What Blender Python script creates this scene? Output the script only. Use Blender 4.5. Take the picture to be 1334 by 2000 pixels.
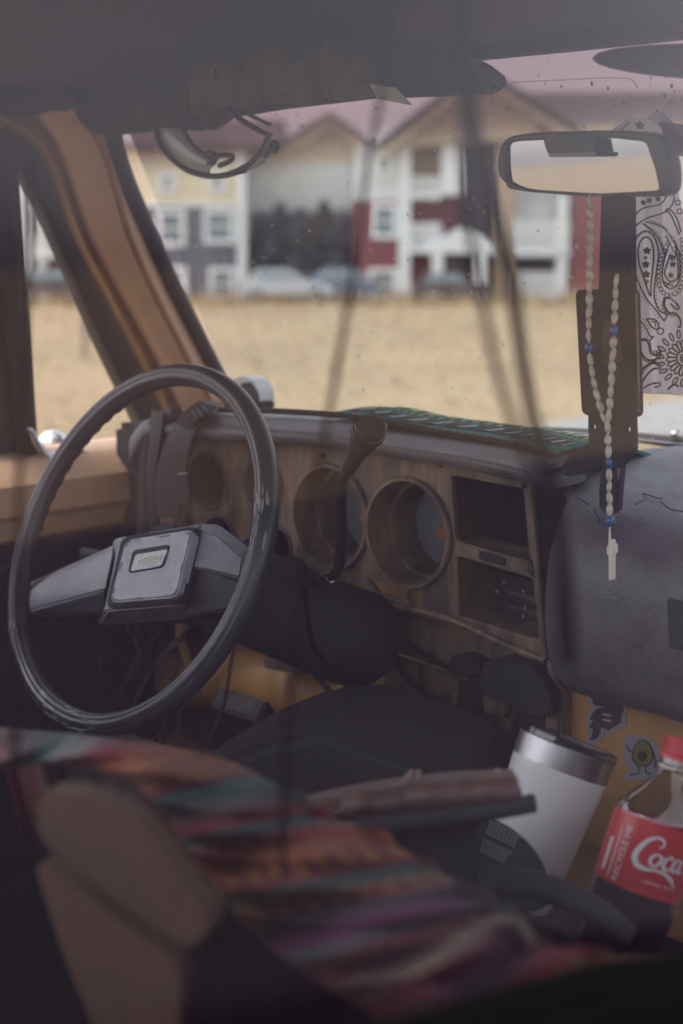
import bpy, bmesh, math, random
import numpy as np
random.seed(7); RNG = np.random.default_rng(7)
for o in list(bpy.data.objects): bpy.data.objects.remove(o)
SC = bpy.context.scene; COL = SC.collection
# ------------------------------------------------------------------ camera
CAM = np.array([0.87, -0.94, 1.62]); YAW = math.radians(45); PITCH = math.radians(9.8)
FPX, PW_, PH_ = 2778.0, 1334.0, 2000.0
cd = bpy.data.cameras.new('camera'); cam = bpy.data.objects.new('camera', cd); COL.objects.link(cam)
cam.location = CAM; cam.rotation_euler = (math.pi/2 - PITCH, 0, YAW)
cd.sensor_fit = 'VERTICAL'; cd.sensor_height = 36; cd.lens = 50; cd.clip_end = 3000; cd.clip_start = 0.02
cd.dof.use_dof = True; cd.dof.focus_distance = 1.40; cd.dof.aperture_fstop = 3.9; cd.dof.aperture_blades = 0
SC.camera = cam
# ------------------------------------------------------------------ sky, sun, exposure (overcast)
W = bpy.data.worlds.new('World'); SC.world = W; W.use_nodes = True
nt = W.node_tree; nt.nodes.clear()
wo = nt.nodes.new('ShaderNodeOutputWorld'); bg = nt.nodes.new('ShaderNodeBackground')
sk = nt.nodes.new('ShaderNodeTexSky'); sk.sky_type = 'NISHITA'; sk.sun_disc = False
sk.sun_elevation = math.radians(60); sk.sun_rotation = math.radians(222); sk.dust_density = 3; sk.air_density = 1.2
bw = nt.nodes.new('ShaderNodeRGBToBW'); mx = nt.nodes.new('ShaderNodeMix'); mx.data_type = 'RGBA'; mx.inputs[0].default_value = 0.86
tn = nt.nodes.new('ShaderNodeMix'); tn.data_type = 'RGBA'; tn.blend_type = 'MULTIPLY'; tn.inputs[0].default_value = 1; tn.inputs[7].default_value = (.96, .93, 1.0, 1)
nt.links.new(sk.outputs[0], bw.inputs[0]); nt.links.new(sk.outputs[0], mx.inputs[6]); nt.links.new(bw.outputs[0], mx.inputs[7])
nt.links.new(mx.outputs[2], tn.inputs[6]); nt.links.new(tn.outputs[2], bg.inputs[0]); bg.inputs[1].default_value = 0.15
nt.links.new(bg.outputs[0], wo.inputs[0])
sd = bpy.data.lights.new('sun', 'SUN'); sun = bpy.data.objects.new('sun', sd); COL.objects.link(sun)
sd.energy = 0.7; sd.angle = math.radians(25); sd.color = (1, .97, .93)
sun.rotation_euler = (math.radians(30), 0, math.radians(-42))
SC.view_settings.view_transform = 'Standard'; SC.view_settings.look = 'None'
SC.view_settings.exposure = 1.85; SC.view_settings.gamma = 1; SC.view_settings.use_curve_mapping = False
SC.render.engine = 'CYCLES'; cy = SC.cycles
cy.max_bounces = 10; cy.diffuse_bounces = 4; cy.glossy_bounces = 4; cy.transmission_bounces = 8; cy.transparent_max_bounces = 24
cy.caustics_reflective = False; cy.caustics_refractive = False; cy.sample_clamp_indirect = 4
try:
    cy.use_denoising = True; cy.denoiser = 'OPENIMAGEDENOISE'
except Exception: pass
# ------------------------------------------------------------------ calibration: a ray of the photograph cut with a plane of the place
FW = np.array([-math.sin(YAW)*math.cos(PITCH), math.cos(YAW)*math.cos(PITCH), -math.sin(PITCH)])
RT = np.array([math.cos(YAW), math.sin(YAW), 0.0]); UP = np.cross(RT, FW)
FH = np.array([-math.sin(YAW), math.cos(YAW), 0.0]); ZZ = np.array([0, 0, 1.0])
def ray(px, py): return FW + RT*(px-PW_/2)/FPX + UP*(PH_/2-py)/FPX
def PN(px, py, n, d):
    r = ray(px, py); n = np.asarray(n, float); return CAM + r*((d-n@CAM)/(n@r))
def PX(px, py, x): return PN(px, py, (1, 0, 0), x)
def PY(px, py, y): return PN(px, py, (0, 1, 0), y)
def PZ(px, py, z): return PN(px, py, (0, 0, 1), z)
def PD(px, py, d): return CAM + ray(px, py)*d
def PB(px, py, D): return PN(px, py, FH, FH@CAM + D)
def V3(*a): return np.array(a, float)
def unit(v): v = np.asarray(v, float); return v/np.linalg.norm(v)
# ------------------------------------------------------------------ materials
def mat(name, col, rough=.6, metal=0, col2=None, scale=20, bump=0, bscale=120, spec=.5, coat=0, stretch=(1,1,1), detail=4, sheen=0, lo=.35, hi=.65, rough2=None):
    m = bpy.data.materials.new(name); m.use_nodes = True; n = m.node_tree.nodes; l = m.node_tree.links
    b = n['Principled BSDF']; b.inputs['Base Color'].default_value = (*col, 1); b.inputs['Roughness'].default_value = rough
    b.inputs['Metallic'].default_value = metal; b.inputs['Specular IOR Level'].default_value = spec; b.inputs['Coat Weight'].default_value = coat
    b.inputs['Sheen Weight'].default_value = sheen
    if col2 or bump or rough2 is not None:
        tc = n.new('ShaderNodeTexCoord'); mp = n.new('ShaderNodeMapping'); mp.inputs['Scale'].default_value = stretch
        l.new(tc.outputs['Object'], mp.inputs[0])
    if col2 or rough2 is not None:
        nz = n.new('ShaderNodeTexNoise'); nz.inputs['Scale'].default_value = scale; nz.inputs['Detail'].default_value = detail; nz.inputs['Roughness'].default_value = .65
        l.new(mp.outputs[0], nz.inputs[0]); mr = n.new('ShaderNodeMapRange'); mr.inputs[1].default_value = lo; mr.inputs[2].default_value = hi
        l.new(nz.outputs[0], mr.inputs[0])
        if col2:
            mxx = n.new('ShaderNodeMix'); mxx.data_type = 'RGBA'; mxx.inputs[6].default_value = (*col, 1); mxx.inputs[7].default_value = (*col2, 1)
            l.new(mr.outputs[0], mxx.inputs[0]); l.new(mxx.outputs[2], b.inputs['Base Color'])
        if rough2 is not None:
            r2 = n.new('ShaderNodeMapRange'); r2.inputs[3].default_value = rough; r2.inputs[4].default_value = rough2
            l.new(mr.outputs[0], r2.inputs[0]); l.new(r2.outputs[0], b.inputs['Roughness'])
    if bump:
        nb = n.new('ShaderNodeTexNoise'); nb.inputs['Scale'].default_value = bscale; nb.inputs['Detail'].default_value = 5
        l.new(mp.outputs[0], nb.inputs[0]); bp = n.new('ShaderNodeBump'); bp.inputs['Strength'].default_value = bump; bp.inputs['Distance'].default_value = .004
        l.new(nb.outputs[0], bp.inputs['Height']); l.new(bp.outputs[0], b.inputs['Normal'])
    return m
def glass_mat(name, tint=(.97, .98, .97), f0=.04, dust=0.0, dust2=0.0, dcol=(.6, .55, .6), dscale=6, band=None, lowdirt=None):
    m = bpy.data.materials.new(name); m.use_nodes = True; n = m.node_tree.nodes; l = m.node_tree.links; n.clear()
    out = n.new('ShaderNodeOutputMaterial'); tr = n.new('ShaderNodeBsdfTransparent'); gl = n.new('ShaderNodeBsdfGlossy'); gl.inputs['Roughness'].default_value = 0.02
    tr.inputs[0].default_value = (*tint, 1)
    ge = n.new('ShaderNodeNewGeometry'); dt = n.new('ShaderNodeVectorMath'); dt.operation = 'DOT_PRODUCT'
    l.new(ge.outputs['Normal'], dt.inputs[0]); l.new(ge.outputs['Incoming'], dt.inputs[1])
    ab = n.new('ShaderNodeMath'); ab.operation = 'ABSOLUTE'; l.new(dt.outputs['Value'], ab.inputs[0])
    om = n.new('ShaderNodeMath'); om.operation = 'SUBTRACT'; om.inputs[0].default_value = 1; l.new(ab.outputs[0], om.inputs[1])
    pw = n.new('ShaderNodeMath'); pw.operation = 'POWER'; pw.inputs[1].default_value = 5; l.new(om.outputs[0], pw.inputs[0])
    ma = n.new('ShaderNodeMath'); ma.operation = 'MULTIPLY_ADD'; ma.inputs[1].default_value = 1-f0; ma.inputs[2].default_value = f0; l.new(pw.outputs[0], ma.inputs[0])
    mi = n.new('ShaderNodeMixShader'); l.new(ma.outputs[0], mi.inputs[0]); l.new(tr.outputs[0], mi.inputs[1]); l.new(gl.outputs[0], mi.inputs[2])
    last = mi
    if band:
        z0, z1, c = band; sp = n.new('ShaderNodeSeparateXYZ'); l.new(ge.outputs['Position'], sp.inputs[0])
        mr = n.new('ShaderNodeMapRange'); mr.interpolation_type = 'SMOOTHSTEP'; mr.inputs[1].default_value = z0; mr.inputs[2].default_value = z1; l.new(sp.outputs[2], mr.inputs[0])
        mc = n.new('ShaderNodeMix'); mc.data_type = 'RGBA'; mc.inputs[6].default_value = (*tint, 1); mc.inputs[7].default_value = (*c, 1)
        l.new(mr.outputs[0], mc.inputs[0]); l.new(mc.outputs[2], tr.inputs[0])
    if dust or dust2:
        nz = n.new('ShaderNodeTexNoise'); nz.inputs['Scale'].default_value = dscale; nz.inputs['Detail'].default_value = 5
        tc = n.new('ShaderNodeTexCoord'); l.new(tc.outputs['Object'], nz.inputs[0])
        mr = n.new('ShaderNodeMapRange'); mr.inputs[1].default_value = .3; mr.inputs[2].default_value = .75; mr.inputs[3].default_value = dust; mr.inputs[4].default_value = dust2
        l.new(nz.outputs[0], mr.inputs[0]); df = n.new('ShaderNodeBsdfDiffuse'); df.inputs[0].default_value = (*dcol, 1)
        m2 = n.new('ShaderNodeMixShader'); fac = mr.outputs[0]
        if lowdirt:
            a0, a1, amt, cz = lowdirt; sp = n.new('ShaderNodeSeparateXYZ'); l.new(ge.outputs['Position'], sp.inputs[0])
            sl = n.new('ShaderNodeMath'); sl.operation = 'MULTIPLY_ADD'; sl.inputs[1].default_value = cz; l.new(sp.outputs[1], sl.inputs[0]); l.new(sp.outputs[2], sl.inputs[2])
            r3 = n.new('ShaderNodeMapRange'); r3.inputs[1].default_value = a0; r3.inputs[2].default_value = a1; r3.inputs[3].default_value = amt; r3.inputs[4].default_value = 0
            l.new(sl.outputs[0], r3.inputs[0]); mm = n.new('ShaderNodeMath'); mm.operation = 'MULTIPLY'; l.new(r3.outputs[0], mm.inputs[0]); l.new(nz.outputs[0], mm.inputs[1])
            ad = n.new('ShaderNodeMath'); ad.operation = 'ADD'; l.new(mm.outputs[0], ad.inputs[0]); l.new(fac, ad.inputs[1]); fac = ad.outputs[0]
        l.new(fac, m2.inputs[0]); l.new(mi.outputs[0], m2.inputs[1]); l.new(df.outputs[0], m2.inputs[2]); last = m2
    l.new(last.outputs[0], out.inputs[0]); return m
M = {}
M['tan'] = mat('tan paint', (.74, .47, .29), .42, col2=(.60, .375, .23), scale=9, bump=.05)
M['ochre'] = mat('ochre paint', (.50, .28, .09), .45, col2=(.38, .20, .07), scale=7, bump=.05)
M['dash'] = mat('worn dash paint', (.27, .175, .105), .55, col2=(.10, .068, .055), scale=11, stretch=(2.6, 1, .55), bump=.3, bscale=60, lo=.38, hi=.60, detail=7)
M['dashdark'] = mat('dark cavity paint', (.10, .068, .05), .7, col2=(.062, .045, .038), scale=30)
M['black'] = mat('black plastic', (.022, .021, .023), .5, bump=.08, bscale=500)
M['blackmatte'] = mat('matte black trim', (.028, .025, .028), .85, col2=(.02, .018, .02), scale=25)
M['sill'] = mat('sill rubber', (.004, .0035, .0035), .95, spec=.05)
M['rubber'] = mat('black rubber', (.02, .019, .021), .6, bump=.1, bscale=90)
M['vinyl'] = mat('cracked black vinyl', (.082, .072, .084), .38, col2=(.118, .106, .122), scale=28, bump=.28, bscale=240, rough2=.55, detail=7)
M['rim'] = mat('worn rim plastic', (.035, .034, .04), .34, col2=(.05, .049, .057), scale=30, bump=.10, bscale=60, rough2=.5, lo=.4, hi=.7)
M['pad'] = mat('grained horn pad', (.38, .38, .41), .55, col2=(.32, .32, .35), scale=120, bump=.25, bscale=900)
M['spoke'] = mat('grained spoke plastic', (.23, .23, .25), .42, col2=(.18, .18, .20), scale=25, bump=.25, bscale=380)
M['chrome'] = mat('chrome', (.75, .76, .78), .09, 1)
M['steel'] = mat('brushed steel', (.42, .41, .42), .36, 1, bump=.03, bscale=300)
M['headliner'] = mat('headliner cloth', (.034, .028, .034), .95, col2=(.024, .02, .026), scale=6, bump=.2, bscale=300)
M['cloth'] = mat('brown cloth', (.10, .078, .062), .95, col2=(.075, .06, .05), scale=30, bump=.2, bscale=250)
M['paper'] = mat('grey card', (.5, .5, .48), .7)
M['white'] = mat('white enamel', (.78, .78, .77), .3, col2=(.70, .70, .71), scale=14, coat=.3)
M['whitepl'] = mat('white plastic', (.7, .71, .7), .4)
M['bead'] = mat('ivory bead', (.62, .57, .50), .3, col2=(.5, .42, .34), scale=60)
M['beadblue'] = mat('blue bead', (.03, .11, .28), .25)
M['ivory'] = mat('ivory cross', (.72, .68, .58), .4, bump=.15, bscale=200)
M['bandana'] = mat('white cotton', (.80, .77, .79), .9, col2=(.74, .71, .73), scale=25, bump=.2, bscale=600, sheen=.2)
_b = M['bandana'].node_tree; _p = _b.nodes['Principled BSDF']; _t = _b.nodes.new('ShaderNodeBsdfTranslucent'); _t.inputs[0].default_value = (.97, .94, .97, 1); _m = _b.nodes.new('ShaderNodeMixShader'); _m.inputs[0].default_value = .75
_b.links.new(_p.outputs[0], _m.inputs[1]); _b.links.new(_t.outputs[0], _m.inputs[2]); _b.links.new(_m.outputs[0], _b.nodes['Material Output'].inputs[0])
M['print'] = mat('black print', (.05, .045, .055), .9)
M['red'] = mat('red label', (.62, .03, .03), .3, col2=(.55, .025, .025), scale=10)
M['redcap'] = mat('red cap', (.6, .025, .03), .35)
M['labelwhite'] = mat('white label print', (.75, .73, .72), .4)
M['cola'] = mat('dark cola', (.02, .008, .006), .08, spec=.6)
M['leather'] = mat('brown leather', (.13, .065, .05), .5, col2=(.08, .042, .036), scale=30, bump=.3, bscale=160)
M['leatherlt'] = mat('pale leather edge', (.3, .2, .16), .6, col2=(.2, .13, .11), scale=40)
M['bag'] = mat('black canvas', (.034, .030, .034), .9, bump=.2, bscale=400)
M['mesh'] = mat('grey mesh', (.02, .02, .021), .8)
M['sticker'] = mat('grey sticker edge', (.30, .28, .31), .35)
M['stickerdk'] = mat('dark sticker print', (.05, .04, .045), .35)
M['avo'] = mat('green print', (.16, .17, .04), .4); M['avodk'] = mat('pit print', (.08, .035, .02), .4)
M['amber'] = mat('amber dot', (.40, .13, .04), .3)
M['dialgrey'] = mat('dusty dial', (.20, .205, .22), .25, col2=(.15, .15, .17), scale=12, coat=.5)
M['lens'] = mat('smoked lens', (.16, .16, .17), .22, 0, coat=.2)
M['tanseat'] = mat('brown seat vinyl', (.06, .027, .012), .85, col2=(.04, .018, .008), scale=8, bump=.2, bscale=60)
M['glassw'] = glass_mat('windscreen glass', (.88, .93, .935), .03, .003, .012, (.6, .55, .55), 5, band=(1.735, 1.80, (.47, .40, .405)))
M['glass'] = glass_mat('side glass', (.93, .95, .94), .035, .003, .012, (.55, .55, .56), 5)
M['pane'] = glass_mat('dusty door glass with mauve veil', (.95, .95, .95), .021, .0030, .0165, (.58, .29, .68), 4, lowdirt=(1.258, 1.295, .008, .23))  # violet dust colour also paints a mauve haze over the view
M['bottle'] = glass_mat('clear bottle plastic', (.88, .88, .88), .13)
M['plasticclear'] = glass_mat('clear lid plastic', (.6, .6, .65), .08)
# outdoors
M['field'] = mat('dry field', (.315, .222, .118), .95, col2=(.24, .165, .085), scale=.11, stretch=(1, 1, 1), detail=3)
M['straw'] = mat('straw', (.36, .258, .138), .9, col2=(.27, .187, .095), scale=.14)
M['unseen_road'] = mat('unseen road asphalt', (.055, .054, .056), .9, col2=(.045, .044, .046), scale=3, detail=8)
M['gravel'] = mat('gravel lane', (.30, .285, .27), .95, col2=(.25, .235, .22), scale=3, detail=8)
def siding(n, c): return mat(n, c, .8, col2=tuple(v*.9 for v in c), scale=.8)
M['cream'] = siding('cream siding', (.74, .64, .43)); M['pale'] = siding('pale siding', (.68, .69, .65)); M['greys'] = siding('slate siding', (.125, .13, .15))
M['redsid'] = siding('red siding', (.22, .06, .06)); M['whtrim'] = siding('white trim', (.80, .80, .77)); M['roof'] = mat('brown shingle', (.15, .11, .105), .9, col2=(.11, .08, .078), scale=2)
M['tanwall'] = siding('tan siding', (.42, .31, .20)); M['darkrec'] = siding('recess shade colour', (.035, .03, .036)); M['glasswin'] = mat('window pane', (.16, .20, .21), .12, spec=.6)  # near-black recess colour stands in for shade
M['treedk'] = mat('evergreen foliage', (.075, .08, .085), .9, col2=(.10, .105, .11), scale=1.2); M['bark'] = mat('bark', (.09, .07, .055), .9)
M['carw'] = mat('silver car paint', (.5, .52, .54), .25, coat=.5); M['carb'] = mat('blue car paint', (.12, .17, .22), .25, coat=.5); M['card'] = mat('dark car paint', (.05, .055, .065), .25, coat=.5)
M['mould'] = mat('moulding paint', (.40, .235, .105), .5, col2=(.32, .18, .08), scale=8)
M['badge'] = mat('badge grey', (.42, .42, .42), .3, col2=(.34, .34, .35), scale=60); M['badgegold'] = mat('badge gold', (.30, .26, .20), .35)
M['tyre'] = mat('tyre', (.02, .02, .02), .85); M['post'] = mat('weathered post', (.22, .19, .17), .9)
# ------------------------------------------------------------------ mesh building
WPOS = {}
class MB:
    def __init__(s): s.v = []; s.f = []; s.uv = None
    def add(s, V, F):
        k = len(s.v); s.v += [tuple(map(float, p)) for p in V]; s.f += [tuple(i+k for i in q) for q in F]; return s
    def box(s, c, ax, ay, az):   # centre, half axes
        c, ax, ay, az = (np.asarray(q, float) for q in (c, ax, ay, az))
        V = [c+i*ax+j*ay+k*az for i in (-1, 1) for j in (-1, 1) for k in (-1, 1)]
        F = [(0, 1, 3, 2), (4, 6, 7, 5), (0, 4, 5, 1), (2, 3, 7, 6), (0, 2, 6, 4), (1, 5, 7, 3)]
        if np.dot(np.cross(ax, ay), az) < 0: F = [q[::-1] for q in F]
        return s.add(V, F)
    def tube(s, pts, r, n=12, caps=True, flat=1.0, upv=None):
        pts = np.asarray(pts, float); N = len(pts); r = np.broadcast_to(np.asarray(r, float), (N,))
        T = np.gradient(pts, axis=0); T /= np.linalg.norm(T, axis=1)[:, None]+1e-12
        up = np.asarray(upv if upv is not None else ((0, 0, 1) if abs(T[0, 2]) < .9 else (0, 1, 0)), float)
        V = []; a = np.linspace(0, 2*np.pi, n, endpoint=False); A = up-T[0]*(up@T[0]); A /= np.linalg.norm(A)
        for i in range(N):
            A = A-T[i]*(A@T[i]); A /= np.linalg.norm(A); B = np.cross(T[i], A)
            for q in a: V.append(pts[i]+r[i]*(np.cos(q)*A*flat+np.sin(q)*B))
        F = [(i*n+j, i*n+(j+1) % n, (i+1)*n+(j+1) % n, (i+1)*n+j) for i in range(N-1) for j in range(n)]
        if caps: F += [tuple(range(n))[::-1], tuple((N-1)*n+j for j in range(n))]
        return s.add(V, F)
    def lathe(s, c, axis, prof, n=32, caps=True):   # prof: (height, radius)
        c = np.asarray(c, float); axis = unit(axis); h = V3(1, 0, 0) if abs(axis[0]) < .8 else V3(0, 1, 0)
        A = unit(np.cross(axis, h)); B = np.cross(axis, A); V = []
        for (z, r) in prof:
            for j in range(n):
                q = 2*np.pi*j/n; V.append(c+axis*z+r*(np.cos(q)*A+np.sin(q)*B))
        N = len(prof); F = [(i*n+j, i*n+(j+1) % n, (i+1)*n+(j+1) % n, (i+1)*n+j) for i in range(N-1) for j in range(n)]
        if caps: F += [tuple(range(n))[::-1], tuple((N-1)*n+j for j in range(n))]
        return s.add(V, F)
    def grid(s, G, thick=0.0, nrm=None):   # G: (a,b,3) ; thickness along -nrm (or numeric normals)
        G = np.asarray(G, float); a, b, _ = G.shape
        if not thick:
            return s.add(G.reshape(-1, 3), [(i*b+j, (i+1)*b+j, (i+1)*b+j+1, i*b+j+1) for i in range(a-1) for j in range(b-1)])
        du = np.gradient(G, axis=0); dv = np.gradient(G, axis=1); N = np.cross(du, dv); N /= np.linalg.norm(N, axis=2)[..., None]+1e-12
        G2 = G-N*thick; k = a*b
        F = [(i*b+j, (i+1)*b+j, (i+1)*b+j+1, i*b+j+1) for i in range(a-1) for j in range(b-1)]
        F += [tuple(k+q for q in f[::-1]) for f in list(F)]
        for i in range(a-1):
            F.append((i*b, k+i*b, k+(i+1)*b, (i+1)*b)); F.append((i*b+b-1, (i+1)*b+b-1, k+(i+1)*b+b-1, k+i*b+b-1))
        for j in range(b-1):
            F.append((j, j+1, k+j+1, k+j)); F.append(((a-1)*b+j, k+(a-1)*b+j, k+(a-1)*b+j+1, (a-1)*b+j+1))
        return s.add(np.concatenate([G.reshape(-1, 3), G2.reshape(-1, 3)]), F)
    def prism(s, pts, vec):   # planar polygon extruded
        pts = [np.asarray(p, float) for p in pts]; n = len(pts); vec = np.asarray(vec, float)
        F = [tuple(range(n)), tuple(range(2*n-1, n-1, -1))]+[(i, n+i, n+(i+1) % n, (i+1) % n) for i in range(n)]
        return s.add(pts+[p+vec for p in pts], F)
    def build(s, name, m, parent=None, bevel=0, seg=2, smooth=35, label=None, cat=None, group=None, kind=None, fixn=True):
        V = np.array(s.v); c = (V.min(0)+V.max(0))/2
        if parent is None and cat: c = V3(c[0], c[1], V[:, 2].min())
        me = bpy.data.meshes.new(name); me.from_pydata((V-c).tolist(), [], s.f)
        if bevel or fixn:
            bm = bmesh.new(); bm.from_mesh(me)
            if fixn: bmesh.ops.recalc_face_normals(bm, faces=bm.faces)
            if bevel: bmesh.ops.bevel(bm, geom=list(bm.edges), offset=bevel, segments=seg, affect='EDGES', clamp_overlap=True)
            bm.to_mesh(me); bm.free()
        if smooth:
            me.polygons.foreach_set('use_smooth', [True]*len(me.polygons)); me.set_sharp_from_angle(angle=math.radians(smooth))
        me.materials.append(M[m] if isinstance(m, str) else m)
        o = bpy.data.objects.new(name, me); link(o, parent, c); tag(o, label, cat, group, kind); return o
def link(o, parent, c):
    COL.objects.link(o); WPOS[o.name] = np.asarray(c, float)
    if parent is not None: o.parent = parent; o.location = c-WPOS[parent.name]
    else: o.location = c
def tag(o, label=None, cat=None, group=None, kind=None):
    for k, v in (('label', label), ('category', cat), ('group', group), ('kind', kind)):
        if v: o[k] = v
    return o
def thing(name, loc, label, cat, group=None):
    e = bpy.data.objects.new(name, None); e.empty_display_size = .1; link(e, None, np.asarray(loc, float)); return tag(e, label, cat, group)
def sub(name, loc, parent, label=None):
    e = bpy.data.objects.new(name, None); e.empty_display_size = .05; link(e, parent, np.asarray(loc, float)); return tag(e, label)
def cr(pts, n=8, closed=False):   # Catmull-Rom
    P = np.asarray(pts, float); N = len(P); out = []
    for i in range(N if closed else N-1):
        g = lambda k: P[k % N] if closed else P[min(max(k, 0), N-1)]
        p0, p1, p2, p3 = g(i-1), g(i), g(i+1), g(i+2)
        for t in np.linspace(0, 1, n, endpoint=False):
            out.append(.5*((2*p1)+(-p0+p2)*t+(2*p0-5*p1+4*p2-p3)*t*t+(-p0+3*p1-3*p2+p3)*t**3))
    if not closed: out.append(P[-1])
    return np.array(out)
def circle(c, r, n=40, e1=(1, 0, 0), e2=(0, 0, 1), ry=None):
    a = np.linspace(0, 2*np.pi, n, endpoint=False); ry = r if ry is None else ry
    return [np.asarray(c)+r*math.cos(q)*np.asarray(e1)+ry*math.sin(q)*np.asarray(e2) for q in a]
def plate(mb, outer, holes, O, e1, e2, n, t, bev=0.0):
    """plate with real holes in the plane (O; e1,e2), front face at O, thickness t away along -n"""
    cu = bpy.data.curves.new('tmp', 'CURVE'); cu.dimensions = '2D'; cu.fill_mode = 'BOTH'; cu.extrude = t/2; cu.bevel_depth = bev; cu.bevel_resolution = 1; cu.offset = -bev
    for ring in [outer]+list(holes):
        sp = cu.splines.new('POLY'); sp.points.add(len(ring)-1); sp.use_cyclic_u = True
        for q, p in zip(sp.points, ring): d = np.asarray(p)-O; q.co = (float(d@e1), float(d@e2), 0, 1)
    o = bpy.data.objects.new('tmp', cu); COL.objects.link(o); dg = bpy.context.evaluated_depsgraph_get(); me = bpy.data.meshes.new_from_object(o.evaluated_get(dg))
    V = [O+e1*v.co.x+e2*v.co.y+n*(v.co.z-t/2-bev) for v in me.vertices]; mb.add(V, [tuple(p.vertices) for p in me.polygons])
    bpy.data.objects.remove(o); bpy.data.curves.remove(cu); bpy.data.meshes.remove(me); return mb
def text2d(body, size=1.0):
    cu = bpy.data.curves.new('tmp', 'FONT'); cu.body = body; cu.size = size; cu.resolution_u = 3
    o = bpy.data.objects.new('tmp', cu); COL.objects.link(o); dg = bpy.context.evaluated_depsgraph_get(); me = bpy.data.meshes.new_from_object(o.evaluated_get(dg))
    V = [tuple(v.co) for v in me.vertices]; F = [tuple(p.vertices) for p in me.polygons]
    bpy.data.objects.remove(o); bpy.data.curves.remove(cu); bpy.data.meshes.remove(me); return np.array(V), F
def ribbon(pts, w):   # 2-D stroke -> strip vertices and quads
    P = np.asarray(pts, float); w = np.broadcast_to(np.asarray(w, float), (len(P),)); T = np.gradient(P, axis=0); T /= np.linalg.norm(T, axis=1)[:, None]+1e-9
    Nn = np.stack([-T[:, 1], T[:, 0]], 1); L = P+Nn*w[:, None]/2; Rr = P-Nn*w[:, None]/2; n = len(P)
    return np.concatenate([L, Rr]), [(i, n+i, n+i+1, i+1) for i in range(n-1)]
def ribbon_closed(pts, w):
    P = list(pts)+[pts[0]]; return ribbon(P, w)

# ================================================================== large structure: ground, field, buildings
def gz(px, py, z=0.0): return PZ(px, py, z)
S = 900.0
MB().grid([[(-S, -S, -.02), (-S, S, -.02)], [(S, -S, -.02), (S, S, -.02)]]).build('ground', 'field', kind='structure', fixn=False)
MB().add([(1.6, -60, 0.0), (7.5, -60, 0.0), (7.5, 60, 0.0), (1.6, 60, 0.0)], [(0, 1, 2, 3)]).build('unseen_road', 'unseen_road', kind='structure')  # out-of-view asphalt added to darken the low reflection in the door glass
q = [gz(1020, 838), gz(1180, 806), gz(1334, 778), gz(1700, 720), gz(1700, 880), gz(1334, 850), gz(1180, 858)]
MB().add([p+V3(0, 0, .006) for p in q], [tuple(range(len(q)))]).build('gravel_path', 'gravel', kind='structure')
# dry grass blades, uncountable
n = 14000; dist = 6+64*RNG.random(n)**.8; head = math.radians(45)+(RNG.random(n)-.5)*math.radians(44)
bx = CAM[0]-np.sin(head)*dist; by = CAM[1]+np.cos(head)*dist; hh = np.where(dist > 58, .15+.75*RNG.random(n)**2, .02+.05*RNG.random(n)**2); wd = .006+.0008*dist; la = RNG.random(n)*6.28; ln = .15*RNG.normal(size=n)
V = np.zeros((n, 3, 3)); V[:, 0] = np.stack([bx-wd*np.cos(la), by-wd*np.sin(la), 0*bx-.02], 1); V[:, 1] = np.stack([bx+wd*np.cos(la), by+wd*np.sin(la), 0*bx-.02], 1)
V[:, 2] = np.stack([bx+ln, by+.15*RNG.normal(size=n), hh], 1)
keep = ~((bx > .5)) & ~((np.abs(bx) < 1.2) & (by < 3))
V = V[keep]; g = MB(); g.v = V.reshape(-1, 3).tolist(); g.f = [(3*i, 3*i+1, 3*i+2) for i in range(len(V))]
g.build('dry_grass', 'straw', kind='stuff', smooth=0, fixn=False)
D0 = 70.0
def bb(mb, x0, y0, x1, y1, d0, d1):
    """box whose front face fills this rectangle of the facade seen at distance D0 + d0, running back to D0 + d1"""
    a = PB(x0, y1, D0); b = PB(x1, y1, D0); c = PB(x0, y0, D0); u = b-a; hz = c[2]-a[2]; u[2] = 0
    ctr = a+u/2+V3(0, 0, hz/2); dep = (d1-d0)/2
    return mb.box(ctr+FH*(d0+dep), u/2, FH*dep, V3(0, 0, hz/2))
def gable(mb, xl, yl, xa, ya, xr, yr, d0, d1, th=8):
    """gable roof slabs, ridge running away from the viewer"""
    L, A, Rr = PB(xl, yl, D0), PB(xa, ya, D0), PB(xr, yr, D0); t = V3(0, 0, th*D0/FPX)
    for p, q in ((L, A), (A, Rr)): mb.prism([p+FH*d0, q+FH*d0, q+FH*d0+t, p+FH*d0+t], FH*(d1-d0))
    return mb
def window(parent, x0, y0, x1, y1, d=0.0, mul=1):
    fw = 9; f = MB()
    bb(f, x0, y0, x1, y0+fw, d-.12, d+.02); bb(f, x0, y1-fw, x1, y1, d-.12, d+.02); bb(f, x0, y0+fw, x0+fw, y1-fw, d-.12, d+.02); bb(f, x1-fw, y0+fw, x1, y1-fw, d-.12, d+.02)
    if mul: bb(f, x0+fw, (y0+y1)/2-2, x1-fw, (y0+y1)/2+2, d-.08, d+.02)
    wn = sub('window', PB((x0+x1)/2, y1, D0), parent); f.build('frame', 'whtrim', wn, smooth=0)
    bb(MB(), x0+fw, y0+fw, x1-fw, y1-fw, d-.03, d+.01).build('pane', 'glasswin', wn, smooth=0)
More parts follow.
